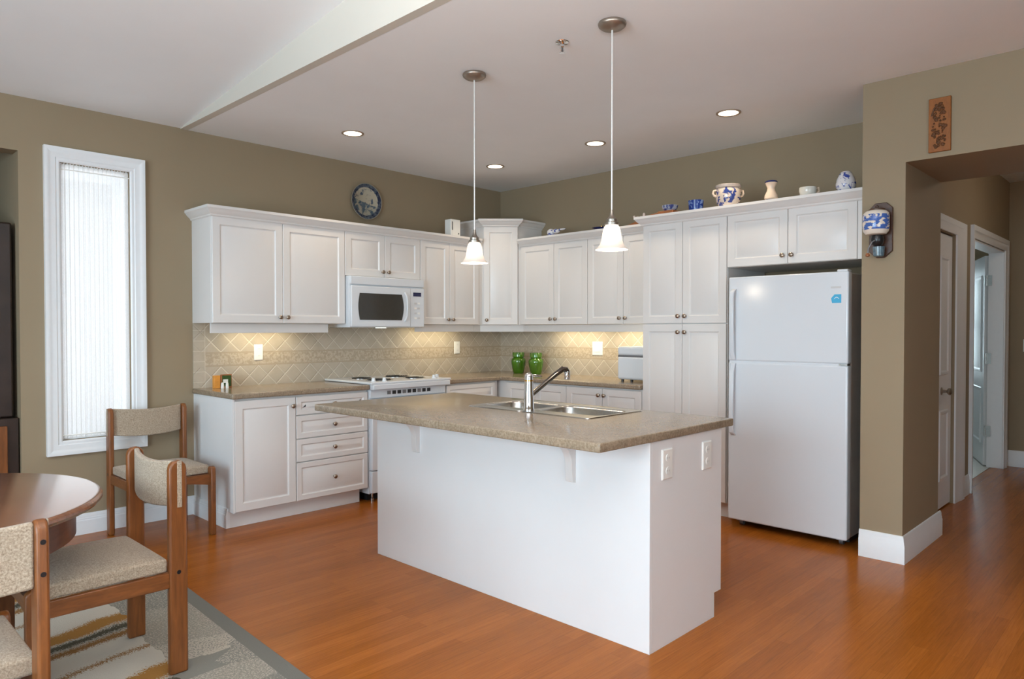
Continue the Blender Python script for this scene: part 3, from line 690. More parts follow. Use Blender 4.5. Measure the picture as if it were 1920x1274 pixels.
for i in range(4):
    hh = dz[i+1]-dz[i]; put_door(dr, (xm+0.002, BY, dz[i]), LY, BX1-xm-0.004, hh-0.003, ((BX1-xm)/2, hh/2), 'drawer', 0.038)
# base cabinets right of the range and along the right wall
RG1 = -1.292
bl = thing('base_cabinet', 'white base cabinet right of the range, beside the inner corner', 'cabinet', (-0.95, -0.3, 0), group='white base cabinets')
link('body', MB().box(RG1+0.01, -0.66, -0.022, BY, 0.112, BT), cab_m, bl, bevel=0.001)
link('toe_kick', MB().box(RG1+0.01, -0.62, -0.3, -0.54, 0, 0.112), cab_m, bl)
put_door(bl, (RG1+0.012, BY, 0.70), LY, -0.70-RG1-0.012, 0.155, (0.04, 0.078), 'drawer', 0.038)
put_door(bl, (RG1+0.012, BY, 0.113), LY, -0.70-RG1-0.012, 0.584, (0.04, 0.53))
b1 = thing('base_cabinet', 'white base cabinet behind the faucet, beside the inner corner', 'cabinet', (-0.3, -1.05, 0), group='white base cabinets')
link('body', MB().box(-0.022, BY, -0.022, -1.40, 0.112, BT), cab_m, b1, bevel=0.001)
link('toe_kick', MB().box(-0.3, -0.54, -0.55, -1.40, 0, 0.112), cab_m, b1)
put_door(b1, (BY, -0.70, 0.113), RX, 0.35, 0.744, (0.32, 0.68)); put_door(b1, (BY, -1.05, 0.113), RX, 0.35, 0.744, (0.03, 0.68))
b2 = thing('base_cabinet', 'white two-door base cabinet under the counter left of the pantry', 'cabinet', (-0.3, -1.77, 0), group='white base cabinets')
link('body', MB().box(-0.022, BY, -1.40, YC, 0.112, BT), cab_m, b2, bevel=0.001)
link('toe_kick', MB().box(-0.3, -0.54, -1.40, YC, 0, 0.112), cab_m, b2)
put_door(b2, (BY, -1.402, 0.113), RX, 0.372, 0.744, (0.345, 0.69)); put_door(b2, (BY, -1.775, 0.113), RX, 0.368, 0.744, (0.027, 0.69))

# worktops
CT0, CT1 = 0.869, 0.906
solo('worktop', MB().box(-3.146, BX1+0.004, -0.0005, -0.655, CT0, CT1), counter_m, 'speckled brown worktop left of the range', 'worktop', bevel=0.010, seg=3)
solo('worktop', MB().prism([(RG1+0.006, -0.0005), (RG1+0.006, -0.655), (-0.655, -0.655), (-0.655, YC+0.0005), (-0.0005, YC+0.0005), (-0.0005, -0.0005)], CT0, CT1), counter_m, 'speckled brown L-shaped worktop running round the room corner', 'worktop', bevel=0.010, seg=3)

# tiled backsplash
struct('trim_2', wall_boxes('x', -0.012, 0, BX0-0.015, -0.012, CT1, UB, []), tileX_m, 'beige diagonal tile backsplash behind the range', 'backsplash')
struct('trim_3', wall_boxes('y', -0.012, 0, YC, 0, CT1, UB, []), tileY_m, 'beige diagonal tile backsplash behind the green jars', 'backsplash')

# outlets and switches
def outlet(label, c, fr, w=0.070, h=0.120, kind='outlet', cat='outlet'):
    U, Nn = fr; c = Vector(c)
    t = thing('wall_'+kind if kind != 'outlet' else 'power_outlet', label, cat, c, group='white wall plates')
    mb = MB(); rings = []
    for ins, dp in ((0, 0), (0, 0.004), (0.004, 0.007), (0.012, 0.0075)):
        rings.append([c+U*a+Vector((0, 0, b_))+Nn*dp for a, b_ in ((-w/2+ins, -h/2+ins), (w/2-ins, -h/2+ins), (w/2-ins, h/2-ins), (-w/2+ins, h/2-ins))])
    link('plate', mb.loft(rings, True), plate_m, t, angle=25)
    if kind == 'outlet':
        for dz_ in (-0.027, 0.027):
            f = link('socket', MB().lathe(c+Vector((0, 0, dz_))+Nn*0.007, [(0.0165, 0), (0.0165, 0.002), (0.012, 0.0025)], 16, Nn), plate_m, t)
            mb = MB()
            for du in (-0.006, 0.006): mb.obox(c+U*(du-0.001)+Vector((0, 0, dz_-0.004))+Nn*0.0088, U*0.002, Vector((0, 0, 0.008)), Nn*0.001)
            link('slot', mb, slot_m, f)
    else:
        link('rocker', MB().obox(c+U*(-w/4)+Vector((0, 0, -h/4))+Nn*0.007, U*(w/2), Vector((0, 0, h/2)), Nn*0.004), plate_m, t, bevel=0.001)
    return t
outlet('white power outlet on the tiles left of the range', (-2.647, -0.012, 1.156), LY)
outlet('white power outlet on the tiles between range and corner', (-0.616, -0.012, 1.156), LY)
outlet('wide white switch plate on the tiles right of the green jars', (-0.012, -1.262, 1.157), RX, 0.115, 0.125, 'switch', 'switch')

# ------------------------------------------------------------------ under-cabinet lamps
def undercab(label, o, U, ln, power):
    U = Vector(U); c = Vector(o)+U*(ln/2)
    t = thing('under_cabinet_light', label, 'light', c, group='under-cabinet lights')
    V = Vector((-U.y, U.x, 0))
    link('housing', MB().obox(Vector(o)-V*0.03, U*ln, V*0.06, Vector((0, 0, 0.02))), plate_m, t, bevel=0.002)
    link('tube', MB().tube([Vector(o)+U*0.01-Vector((0, 0, 0.008)), Vector(o)+U*(ln-0.01)-Vector((0, 0, 0.008))], 0.007), tube_m, t)
    l = lamp('lamp', 'AREA', c-Vector((0, 0, 0.018)), c-Vector((0, 0, 1))+V*0.0, power, (1.0, 0.86, 0.58), ln if abs(U.x) > .5 else 0.05, 0.05 if abs(U.x) > .5 else ln, parent=t)
    return t
undercab('warm strip light under the cabinet beside the narrow window', (-2.90, -0.155, 1.354), (1, 0, 0), 0.50, 1.35)
undercab('warm strip light under the cabinet right of the microwave', (-1.25, -0.16, 1.354), (1, 0, 0), 0.58, 1.5)
undercab('warm strip light under the cabinet right of the corner cabinet', (-0.16, -1.36, 1.354), (0, 1, 0), 0.56, 2.2)
undercab('warm strip light under the cabinet left of the pantry', (-0.16, -2.10, 1.354), (0, 1, 0), 0.62, 2.4)

# ------------------------------------------------------------------ microwave
mw = thing('microwave', 'white over-the-range microwave with dark window', 'microwave', (-1.70, -0.2, 1.347))
mx0, mx1 = -2.070, -1.330; mz0, mz1 = 1.347, 1.758; my = -0.375
link('body', MB().box(mx0, mx1, -0.013, my, mz0, mz1), appl_m, mw, bevel=0.004)
link('vent_grille', MB().box(mx0+0.002, mx1-0.002, my, my-0.022, 1.690, mz1-0.002), appl_m, mw, bevel=0.006, seg=3)
dr_ = link('door', MB().box(mx0+0.002, -1.482, my, my-0.028, mz0+0.004, 1.680), appl_m, mw, bevel=0.008, seg=3)
wz0, wz1, wx0, wx1 = 1.408, 1.622, -1.990, -1.572
pts = []
for i in range(9):
    t = i/8; pts.append((wx1+0.020*math.sin(PI*t)-0.004, my-0.0275, wz0+(wz1-wz0)*t))
for i in range(9):
    t = i/8; pts.append((wx0-0.014*math.sin(PI*t), my-0.0275, wz1-(wz1-wz0)*t))
link('window', MB().extrude(pts, (0, -0.003, 0)), darkglass_m, dr_)
hp = [(-1.540, my-0.028, 1.40), (-1.538, my-0.052, 1.44), (-1.536, my-0.056, 1.52), (-1.538, my-0.052, 1.60), (-1.540, my-0.028, 1.64)]
link('handle', MB().tube(hp, 0.009, 10), appl_m, dr_)
cp = link('control_panel', MB().box(-1.480, mx1-0.002, my, my-0.024, mz0+0.004, 1.680), appl_m, mw, bevel=0.005)
link('display', MB().box(-1.452, -1.368, my-0.024, my-0.026, 1.612, 1.645), disp_m, cp)
for i in range(4):
    for j in range(2):
        link('button', MB().box(-1.440+j*0.034, -1.416+j*0.034, my-0.024, my-0.0262, 1.545-i*0.042, 1.560-i*0.042), gray_m if (i+j) % 2 == 0 else plate_m, cp)
link('lamp_lens', MB().box(-1.78, -1.70, my+0.06, my+0.02, mz0-0.006, mz0+0.002), micro_lamp_m, mw)

# ------------------------------------------------------------------ range
rg = thing('kitchen_range', 'white slide-in range with black elements behind the island', 'range', (-1.68, -0.33, 0))
rx0, rx1 = -2.066, RG1
link('body', MB().box(rx0+0.004, rx1-0.002, -0.013, -0.625, 0.06, 0.893), appl_m, rg, bevel=0.003)
link('base', MB().box(rx0+0.03, rx1-0.03, -0.08, -0.56, 0.0, 0.06), blackbase_m, rg)
ctop = link('cooktop', MB().box(rx0-0.012, rx1+0.012, -0.018, -0.690, 0.9075, 0.926), appl_m, rg, bevel=0.006, seg=3)
link('front_panel', MB().box(rx0+0.001, rx1-0.001, -0.600, -0.695, 0.868, 0.9075), appl_m, rg, bevel=0.006, seg=3)
for ex, ey, er in ((-1.86, -0.22, 0.085), (-1.50, -0.22, 0.105), (-1.86, -0.47, 0.105), (-1.50, -0.47, 0.085)):
    mb = MB().lathe((ex, ey, 0.9255), [(er+0.012, 0), (er+0.012, 0.0015), (er+0.004, 0.002), (er, 0.0012)], 28)
    e = link('burner', mb, chrome_m, ctop)
    pts = []
    for i in range(90):
        t = i/89; rr_ = 0.02+(er-0.026)*t; an = t*2*PI*4; pts.append((ex+rr_*math.cos(an), ey+rr_*math.sin(an), 0.9295))
    link('coil', MB().tube(pts, 0.0042, 8), black_m, e)
for kx, ky in ((-2.00, -0.60), (-1.93, -0.645), (-1.43, -0.645), (-1.36, -0.60)):
    link('knob', MB().lathe((kx, ky, 0.926), [(0.021, 0), (0.021, 0.004), (0.016, 0.007), (0.014, 0.024), (0.010, 0.026)], 20).box(kx-0.003, kx+0.003, ky-0.015, ky+0.015, 0.948, 0.956), appl_m, rg)
link('vent_strip', MB().box(rx0+0.01, rx1-0.01, -0.600, -0.640, 0.800, 0.866), appl_m, rg, bevel=0.003)
for i in range(9):
    x = -1.90+i*0.050; link('vent', MB().box(x, x+0.034, -0.6395, -0.6425, 0.822, 0.850), black_m if i % 3 else darkmetal_m, rg)
od = link('oven_door', MB().box(rx0+0.008, rx1-0.006, -0.626, -0.668, 0.245, 0.795), appl_m, rg, bevel=0.006)
link('window', MB().box(-1.90, -1.46, -0.668, -0.670, 0.40, 0.66), darkglass_m, od)
link('handle', MB().tube([(-1.96, -0.668, 0.745), (-1.96, -0.705, 0.745), (-1.40, -0.705, 0.745), (-1.40, -0.668, 0.745)], 0.010), appl_m, od)
sd = link('storage_drawer', MB().box(rx0+0.008, rx1-0.006, -0.626, -0.662, 0.07, 0.238), appl_m, rg, bevel=0.005)
link('leveling_foot', MB().lathe((rx0+0.05, -0.60, 0.0), [(0.015, 0), (0.015, 0.02), (0.008, 0.025), (0.008, 0.065)], 12), steel_m, rg)
link('leveling_foot', MB().lathe((rx1-0.05, -0.60, 0.0), [(0.015, 0), (0.015, 0.02), (0.008, 0.025), (0.008, 0.065)], 12), steel_m, rg)

# ------------------------------------------------------------------ refrigerator
rf = thing('refrigerator', 'white top-freezer refrigerator between pantry and taupe wall end', 'refrigerator', (-0.40, -3.30, 0))
fx = -0.744; fy0, fy1 = -2.912, -3.681
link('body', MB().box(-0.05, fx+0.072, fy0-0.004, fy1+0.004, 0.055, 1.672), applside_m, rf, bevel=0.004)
fz = link('freezer_door', MB().box(fx+0.066, fx, fy0, fy1, 1.120, 1.679), appl_m, rf, bevel=0.010, seg=4)
fd = link('fridge_door', MB().box(fx+0.066, fx, fy0, fy1, 0.050, 1.110), appl_m, rf, bevel=0.010, seg=4)
def fr_handle(z0, z1, flip):
    y = fy0-0.042; pts = []; k = [(0, 0.0), (0.04, 0.030), (0.12, 0.040), (0.5, 0.040), (0.88, 0.030), (1.0, 0.006)]
    if flip: k = [(1-a, b_) for a, b_ in reversed(k)]
    mb = MB(); rings = []
    for t, o in k:
        z = z0+(z1-z0)*t; rings.append([(fx-o-0.010, y-0.014, z), (fx-o-0.010, y+0.014, z), (fx-o+0.004, y+0.017, z), (fx-o+0.004, y-0.017, z)])
    return mb.loft(rings, True)
link('handle', fr_handle(1.125, 1.600, True), appl_m, fz, bevel=0.004, seg=3)
link('handle', fr_handle(0.620, 1.105, False), appl_m, fd, bevel=0.004, seg=3)
by, bz = -3.612, 1.518; s_ = 0.029
link('badge', MB().extrude([(fx-0.0005, by+s_*1.05, bz-s_*0.0), (fx-0.0005, by+s_*0.35, bz+s_*0.8), (fx-0.0005, by-s_, bz+s_*0.8), (fx-0.0005, by-s_, bz-s_), (fx-0.0005, by+s_*0.85, bz-s_)], (-0.0012, 0, 0)), badge_m, fz)
mb = MB()
for i in range(12):
    t0, t1 = i/12, (i+1)/12
    f_ = lambda t: (by+0.012-0.028*t, bz-0.006+0.010*math.sin(PI*t))
    y0_, z0_ = f_(t0); y1_, z1_ = f_(t1)
    mb.extrude([(fx-0.0016, y0_, z0_), (fx-0.0016, y1_, z1_), (fx-0.0016, y1_, z1_+0.0035), (fx-0.0016, y0_, z0_+0.0035)], (-0.0006, 0, 0))
link('badge_swoosh', mb, plate_m, bpy.data.objects['badge'])
link('nameplate', MB().box(fx-0.0005, fx-0.002, -3.58, -3.64, 1.578, 1.590), gray_m, fz)
link('gasket', MB().box(fx+0.05, fx+0.006, fy0-0.006, fy1+0.006, 1.108, 1.122), appl_m, rf)
link('hinge_cap', MB().box(fx+0.01, fx+0.08, fy1+0.008, fy1+0.07, 1.6785, 1.692), appl_m, rf, bevel=0.004)
link('hinge', MB().box(fx-0.003, fx+0.05, fy1+0.002, fy1+0.05, 1.1105, 1.1195), steel_m, rf)
link('toe_grille', MB().box(-0.1, fx+0.11, fy0-0.02, fy1+0.02, 0.018, 0.055), blackbase_m, rf)
for y in (fy0-0.06, fy1+0.06):
    link('roller', MB().lathe((fx+0.10, y-0.012, 0.020), [(0.020, 0), (0.020, 0.024)], 18, (0, 1, 0)), darkmetal_m, rf)
    link('foot_bracket', MB().box(fx+0.06, fx+0.115, y-0.022, y+0.022, 0.034, 0.050), appl_m, rf)

# ------------------------------------------------------------------ island
IX0, IX1, IY0, IY1 = -2.749, -2.150, -1.712, -3.596
isl = thing('kitchen_island', 'white island base with plain front panel and outlets', 'island', (-2.45, -2.65, 0))
link('front_panel', MB().box(IX0-0.001, IX0+0.018, IY0, IY1, 0, CT0-0.002), lam_m, isl, bevel=0.001)
side = lambda y: MB().extrude([(IX0+0.018, y, 0), (IX1-0.062, y, 0), (IX1-0.062, y, 0.112), (IX1, y, 0.112), (IX1, y, CT0-0.002), (IX0+0.018, y, CT0-0.002)], (0, 0.016, 0))
link('end_panel', side(IY1), lam_m, isl); link('end_panel', side(IY0-0.016), lam_m, isl)
link('floor_panel', MB().box(IX0+0.02, IX1-0.02, IY0-0.017, IY1+0.017, 0.112, 0.130), cab_m, isl)
link('toe_kick', MB().box(IX1-0.078, IX1-0.062, IY0-0.017, IY1+0.017, 0, 0.112), cab_m, isl)
link('rail', MB().box(IX1-0.017, IX1-0.001, IY0-0.017, IY1+0.017, 0.78, CT0-0.002), cab_m, isl)
UB_ = (Vector((0, 1, 0)), Vector((1, 0, 0)))
n_d = 4; wd = (IY0-IY1-0.036)/n_d
for i in range(n_d):
    put_door(isl, (IX1-0.018, IY1+0.018+i*wd, 0.113), UB_, wd, CT0-0.118, (wd-0.03 if i % 2 == 0 else 0.03, 0.68))
for y in (-3.192, -2.092):
    pr = [(0, 0.648), (-0.022, 0.652), (-0.030, 0.700)]
    for i in range(9):
        a = R(90*i/8); pr.append((-0.030-0.135*(1-math.cos(a)), 0.735+0.105*math.sin(a)))
    pr += [(-0.200, 0.842), (-0.200, CT0-0.002), (0, CT0-0.002)]
    c = link('corbel', MB().extrude([(IX0+a, y-0.020, b_) for a, b_ in pr], (0, 0.040, 0)), cab_m, isl, bevel=0.002)
# island worktop with the sink cut-out
SX0, SX1, SY0, SY1 = -2.560, -2.100, -3.135, -2.290
WX0, WX1, WY0, WY1 = -3.100, -2.048, -3.606, -1.600
inn = 0.012
mb = MB(); rings = [rrect(SX0+inn, SX1-inn, SY0+inn, SY1-inn, 0.03, 6, CT0), rrect(SX0+inn, SX1-inn, SY0+inn, SY1-inn, 0.03, 6, CT1)]
for i in range(6):
    a = R(90*i/5); rd = 0.006
    rings.append(rrect(WX0+rd*(1-math.sin(a)), WX1-rd*(1-math.sin(a)), WY0+rd*(1-math.sin(a)), WY1-rd*(1-math.sin(a)), 0.007, 6, CT1-rd*(1-math.cos(a))))
for i in range(4):
    a = R(90*i/3); rd = 0.006
    rings.append(rrect(WX0+rd*(1-math.cos(a)), WX1-rd*(1-math.cos(a)), WY0+rd*(1-math.cos(a)), WY1-rd*(1-math.cos(a)), 0.007, 6, CT0+rd*(1-math.sin(a))))
mb.loft(rings, True, wrap=True)
solo('worktop', mb, counter_m, 'speckled brown island worktop with overhang and sink cut-out', 'worktop', base=(-2.57, -2.6, CT0), angle=50)
for lab, x, z in (('white power outlet on the island end panel, nearer the front corner', -2.625, 0.765), ('white power outlet on the island end panel, nearer the refrigerator', -2.291, 0.760)):
    outlet(lab, (x, IY1, z), LY, 0.078, 0.126)

# sink and faucet
sk = thing('kitchen_sink', 'stainless double-bowl sink set into the island worktop', 'sink', (-2.33, -2.71, CT1))
def bowl(x0, x1, y0, y1, b0, b1, c0, c1, depth):
    mb = MB(); rings = [rrect(x0, x1, y0, y1, 0.02, 6, CT1+0.0005), rrect(x0+0.001, x1-0.001, y0+0.001, y1-0.001, 0.02, 6, CT1+0.004), rrect(b0-0.012, b1+0.012, c0-0.012, c1+0.012, 0.06, 6, CT1+0.0045),
        rrect(b0-0.004, b1+0.004, c0-0.004, c1+0.004, 0.055, 6, CT1+0.003), rrect(b0, b1, c0, c1, 0.05, 6, CT1-0.006), rrect(b0+0.008, b1-0.008, c0+0.008, c1-0.008, 0.05, 6, CT1-depth+0.03),
        rrect(b0+0.03, b1-0.03, c0+0.03, c1-0.03, 0.05, 6, CT1-depth+0.004), rrect(b0+0.12, b1-0.12, c0+0.12, c1-0.12, 0.03, 6, CT1-depth)]
    return mb.loft(rings, True, False, True)
b1_ = link('bowl', bowl(SX0, SX1, -2.690, SY1, -2.455, -2.192, -2.675, -2.315, 0.17), steel_m, sk, angle=60)
b2_ = link('bowl', bowl(SX0, SX1, SY0, -2.690, -2.455, -2.192, -3.110, -2.705, 0.17), steel_m, sk, angle=60)
for b_, y in ((b1_, -2.495), (b2_, -2.907)):
    link('drain', MB().lathe((-2.288, y, CT1-0.170), [(0.045, 0), (0.043, 0.002), (0.03, 0.001)], 20), chrome_m, b_)
fa = thing('kitchen_faucet', 'chrome single-lever faucet at the island sink', 'faucet', (-2.507, -2.705, CT1+0.0045))
fx_, fy_, fz_ = -2.507, -2.705, CT1+0.0045
link('body', MB().lathe((fx_, fy_, fz_), [(0.030, 0), (0.030, 0.006), (0.0265, 0.014), (0.0262, 0.060), (0.0235, 0.100), (0.0225, 0.150)], 24), chrome_m, fa)
link('ring', MB().lathe((fx_, fy_, fz_+0.150), [(0.0228, 0), (0.0228, 0.008)], 24), brass_m, fa)
cap = link('cap', MB().lathe((fx_, fy_, fz_+0.158), [(0.0225, 0), (0.0225, 0.014), (0.020, 0.026), (0.013, 0.034), (0.003, 0.037)], 24), chrome_m, fa)
link('lever', MB().tube([(fx_+0.015, fy_, fz_+0.178), (fx_+0.05, fy_-0.006, fz_+0.176), (fx_+0.085, fy_-0.012, fz_+0.172)], [0.008, 0.007, 0.006], 10), chrome_m, cap)
sp_ = [(fx_+0.012, fy_, fz_+0.075), (fx_+0.06, fy_-0.015, fz_+0.110), (fx_+0.16, fy_-0.045, fz_+0.180), (fx_+0.205, fy_-0.058, fz_+0.208), (fx_+0.222, fy_-0.063, fz_+0.205), (fx_+0.230, fy_-0.066, fz_+0.190)]
link('spout', MB().tube(sp_, [0.013, 0.0135, 0.014, 0.015, 0.0155, 0.016], 14), spout_m, fa)
link('aerator', MB().lathe((fx_+0.230, fy_-0.066, fz_+0.150), [(0.013, 0), (0.0165, 0.006), (0.0165, 0.045)], 18), chrome_m, fa)

# ------------------------------------------------------------------ lamps
def pendant(label, x, y):
    t = thing('pendant_light', label, 'pendant light', (x, y, 1.70), group='pendants over the island')
    link('canopy', MB().lathe((x, y, H), [(0.063, 0), (0.066, -0.008), (0.063, -0.017), (0.050, -0.027), (0.026, -0.034), (0.006, -0.036)], 32), canopy_m, t)
    link('stem', MB().tube([(x, y, H-0.025), (x, y, 1.872)], 0.0042, 10), rod_m, t)
    link('socket', MB().lathe((x, y, 1.815), [(0.034, 0), (0.034, 0.010), (0.026, 0.014), (0.026, 0.026), (0.018, 0.034), (0.012, 0.042), (0.008, 0.058), (0.006, 0.072)], 24), nickel_m, t)
    pr = [(0.0755, 1.700), (0.0745, 1.703), (0.066, 1.711), (0.056, 1.724), (0.049, 1.742), (0.045, 1.765), (0.041, 1.790), (0.036, 1.806), (0.028, 1.816)]
    inner_ = [(r-0.003, z-0.001) for r, z in reversed(pr[:-1])]
    link('shade', MB().lathe((x, y, 0), pr+[(0.020, 1.817)], 36, cap0=False, cap1=False), shade_m, t, angle=60)
    link('bulb', MB().lathe((x, y, 1.725), [(0.003, 0), (0.014, 0.006), (0.020, 0.020), (0.018, 0.038), (0.012, 0.055), (0.011, 0.092)], 18), lens_m, t)
    lamp('lamp', 'POINT', (x, y, 1.688), None, 5.0, (1.0, 0.84, 0.64), radius=0.03, parent=t)
    return t
pendant('bell-shaped glass pendant over the island, nearer the range', -2.490, -2.277)
pendant('bell-shaped glass pendant over the island, nearer the refrigerator', -2.492, -3.217)
def downlight(label, x, y):
    t = thing('recessed_light', label, 'ceiling light', (x, y, H), group='recessed ceiling lights')
    link('trim_ring', MB().lathe((x, y, H), [(0.080, 0), (0.080, -0.004), (0.074, -0.007), (0.064, -0.005), (0.064, 0)], 32), ring_m, t)
    link('lens', MB().lathe((x, y, H), [(0.064, 0), (0.064, -0.003), (0.03, -0.004)], 28), lens_m, t)
    lamp('lamp', 'SPOT', (x, y, H-0.02), (x, y, 0), 20, (1.0, 0.83, 0.62), radius=0.05, angle=R(115), blend=0.7, parent=t)
    return t
downlight('recessed ceiling light nearest the left wall, above the drawers', -2.296, -0.778)
downlight('recessed ceiling light in front of the corner cabinet', -0.848, -0.780)
downlight('recessed ceiling light in front of the right-hand upper cabinets', -0.848, -1.868)
downlight('recessed ceiling light in front of the refrigerator cabinet', -0.846, -2.957)
hl = thing('added_hall_light', 'added out-of-view ceiling light in the hall beyond the opening', 'ceiling light', (1.4, -5.0, H))  # unseen fixture added to brighten the dim hall
link('diffuser', MB().lathe((1.4, -5.0, H), [(0.13, 0), (0.13, -0.02), (0.10, -0.06), (0.03, -0.08)], 28), lens_m, hl)
lamp('lamp', 'POINT', (1.4, -5.0, H-0.14), None, 9, (1.0, 0.86, 0.70), radius=0.08, parent=hl)
# sprinkler head
sh = thing('sprinkler_head', 'small chrome fire sprinkler on the ceiling between the pendants', 'sprinkler', (-2.483, -2.907, H))
x, y = -2.483, -2.907
link('escutcheon', MB().lathe((x, y, H), [(0.034, 0), (0.032, -0.004), (0.014, -0.008), (0.011, -0.012)], 24), chrome_m, sh)
link('body', MB().lathe((x, y, H-0.010), [(0.011, 0), (0.011, -0.014), (0.007, -0.018)], 16), chrome_m, sh)
link('bulb', MB().lathe((x, y, H-0.026), [(0.003, 0), (0.003, -0.022)], 10), black_m, sh)
link('frame', MB().tube([(x-0.010, y, H-0.024), (x-0.014, y, H-0.036), (x-0.004, y, H-0.052)], 0.0022, 8).tube([(x+0.010, y, H-0.024), (x+0.014, y, H-0.036), (x+0.004, y, H-0.052)], 0.0022, 8), chrome_m, sh)
link('deflector', MB().lathe((x, y, H-0.050), [(0.004, 0), (0.014, -0.003), (0.014, -0.005), (0.003, -0.005)], 16), chrome_m, sh)

# ------------------------------------------------------------------ wall decorations
mb = MB().lathe((0, 0, 0), [(0.010, 0.004), (0.075, 0.004), (0.085, 0.010), (0.110, 0.012), (0.120, 0.018), (0.152, 0.030), (0.156, 0.030), (0.155, 0.026), (0.12, 0.012), (0.08, 0.0), (0.01, 0.0)], 48, (0, -1, 0))
wp = link('wall_plate', mb, wplate_m, angle=50); wp.location = (-1.664, -0.002, 2.437); tag(wp, 'round blue and cream scenic plate hung above the cabinets', 'plate')
pl = thing('carved_plaque', 'tall carved orange-brown wooden plaque above the hall opening', 'plaque', (XP, -4.166, 2.295))
link('board', MB().box(XP, XP-0.016, -4.113, -4.219, 2.294, 2.586), plaque_m, pl, bevel=0.003)
mb = MB()
rnd = random.Random(4)
for i in range(95):
    t = rnd.random(); wd_ = 0.034*(0.45+0.55*math.sin(PI*min(1, 0.15+t*0.85)))
    cy = -4.166+wd_*(2*rnd.random()-1); cz = 2.318+0.235*t; r_ = 0.004+0.007*rnd.random()
    mb.lathe((XP-0.0155, cy, cz), [(r_, 0), (r_*0.85, 0.003), (r_*0.3, 0.0055)], 8, (-1, 0, 0))
mb.tube([(XP-0.017, -4.128, 2.49), (XP-0.019, -4.140, 2.53), (XP-0.019, -4.160, 2.548)], 0.004, 6)
link('relief', mb, carve_m, pl)
# wall-hung coffee grinder
gr = thing('coffee_grinder', 'wall-hung coffee grinder with blue and white canister', 'coffee grinder', (XP, -3.870, 1.73))
gy = -3.876
link('board', MB().extrude([(XP, gy+0.062, 1.775), (XP, gy+0.062, 2.02), (XP, gy+0.03, 2.052), (XP, gy-0.03, 2.052), (XP, gy-0.062, 2.02), (XP, gy-0.062, 1.775), (XP, gy-0.02, 1.738), (XP, gy+0.02, 1.738)], (-0.018, 0, 0)), mountwood_m, gr, bevel=0.003)
cz_ = 1.870
can = link('canister', MB().lathe((XP-0.085, gy+0.004, 0), [(0.030, 1.862), (0.052, 1.866), (0.065, 1.882), (0.069, 1.905), (0.069, 1.965), (0.065, 1.984), (0.054, 1.996), (0.040, 2.000)], 36), can_m, gr)
link('lid', MB().lathe((XP-0.070, gy+0.004, 2.000), [(0.044, 0), (0.044, 0.008), (0.030, 0.014), (0.008, 0.018), (0.010, 0.026), (0.003, 0.032)], 24), mountwood_m, can)
link('mill', MB().lathe((XP-0.075, gy, 1.80), [(0.016, 0), (0.030, 0.012), (0.036, 0.035), (0.030, 0.060)], 20).box(XP-0.018, XP-0.07, gy-0.012, gy+0.012, 1.81, 1.85), black_m, gr)
link('cup', MB().lathe((XP-0.062, gy-0.004, 1.742), [(0.022, 0), (0.028, 0.004), (0.032, 0.055), (0.029, 0.055), (0.024, 0.008)], 20), bluecup_m, gr)
cr_ = link('crank', MB().tube([(XP-0.11, gy, 1.83), (XP-0.125, gy+0.012, 1.82), (XP-0.130, gy+0.030, 1.785), (XP-0.128, gy+0.034, 1.752)], 0.004, 8), darkmetal_m, gr)
link('crank_knob', MB().lathe((XP-0.128, gy+0.034, 1.738), [(0.004, 0), (0.011, 0.004), (0.012, 0.012), (0.006, 0.02)], 14), terra_m, cr_)
# light switch on the hall end wall
outlet('white switch plate on the dim wall at the hall end', (3.12, -4.02, 1.175), RX, 0.075, 0.12, 'switch', 'switch')

# ------------------------------------------------------------------ things on top of the cabinets
TZ = UT+0.062; TP = UT+0.070
RXt = TP
def pot(name, label, cat, x, y, z, prof, mat, seg=28, group=None, extra=None):
    return solo(name, MB().lathe((x, y, z), prof, seg), mat, label, cat, group, base=(x, y, z))
bx_ = thing('white_box', 'small white upright box with a dark slot on the left cabinets', 'box', (-0.87, -0.28, TZ))
link('case', MB().box(-0.928, -0.812, -0.20, -0.285, TZ, TZ+0.168), plate_m, bx_, bevel=0.004)
link('slot', MB().box(-0.915, -0.904, -0.285, -0.287, TZ+0.07, TZ+0.145), darkmetal_m, bx_)
link('button', MB().lathe((-0.835, -0.285, TZ+0.040), [(0.006, 0), (0.006, 0.003)], 12, (0, -1, 0)), black_m, bx_)
# little clog beside the corner cabinet
def ell(mb, c, r, seg=14, rings=8):
    pr = [(max(1e-4, math.sin(PI*i/rings)), -math.cos(PI*i/rings)) for i in range(rings+1)]
    k = len(mb.v); mb.lathe((0, 0, 0), pr, seg)
    for i in range(k, len(mb.v)):
        x, y, z = mb.v[i]; mb.v[i] = (c[0]+x*r[0], c[1]+y*r[1], c[2]+z*r[2])
    return mb
mb = MB(); ell(mb, (-0.28, -0.93, TZ+0.045), (0.030, 0.042, 0.034)); ell(mb, (-0.28, -0.985, TZ+0.050), (0.026, 0.05, 0.022)); ell(mb, (-0.28, -1.06, TZ+0.062), (0.010, 0.045, 0.009))
mb.box(-0.305, -0.255, -0.90, -1.00, TZ, TZ+0.02)
solo('ceramic_ornament', mb, delft_m, 'small blue and white ceramic ornament right of the corner cabinet', 'ornament')
dsh = thing('blue_dish', 'low dark blue dish on the cabinets behind the right pendant', 'dish', (-0.22, -1.46, TZ+0.001))
link('bowl', MB().lathe((-0.22, -1.46, TZ+0.001), [(0.04, 0), (0.045, 0.004), (0.075, 0.034), (0.085, 0.038), (0.078, 0.034), (0.03, 0.008)], 28), navy_m, dsh)
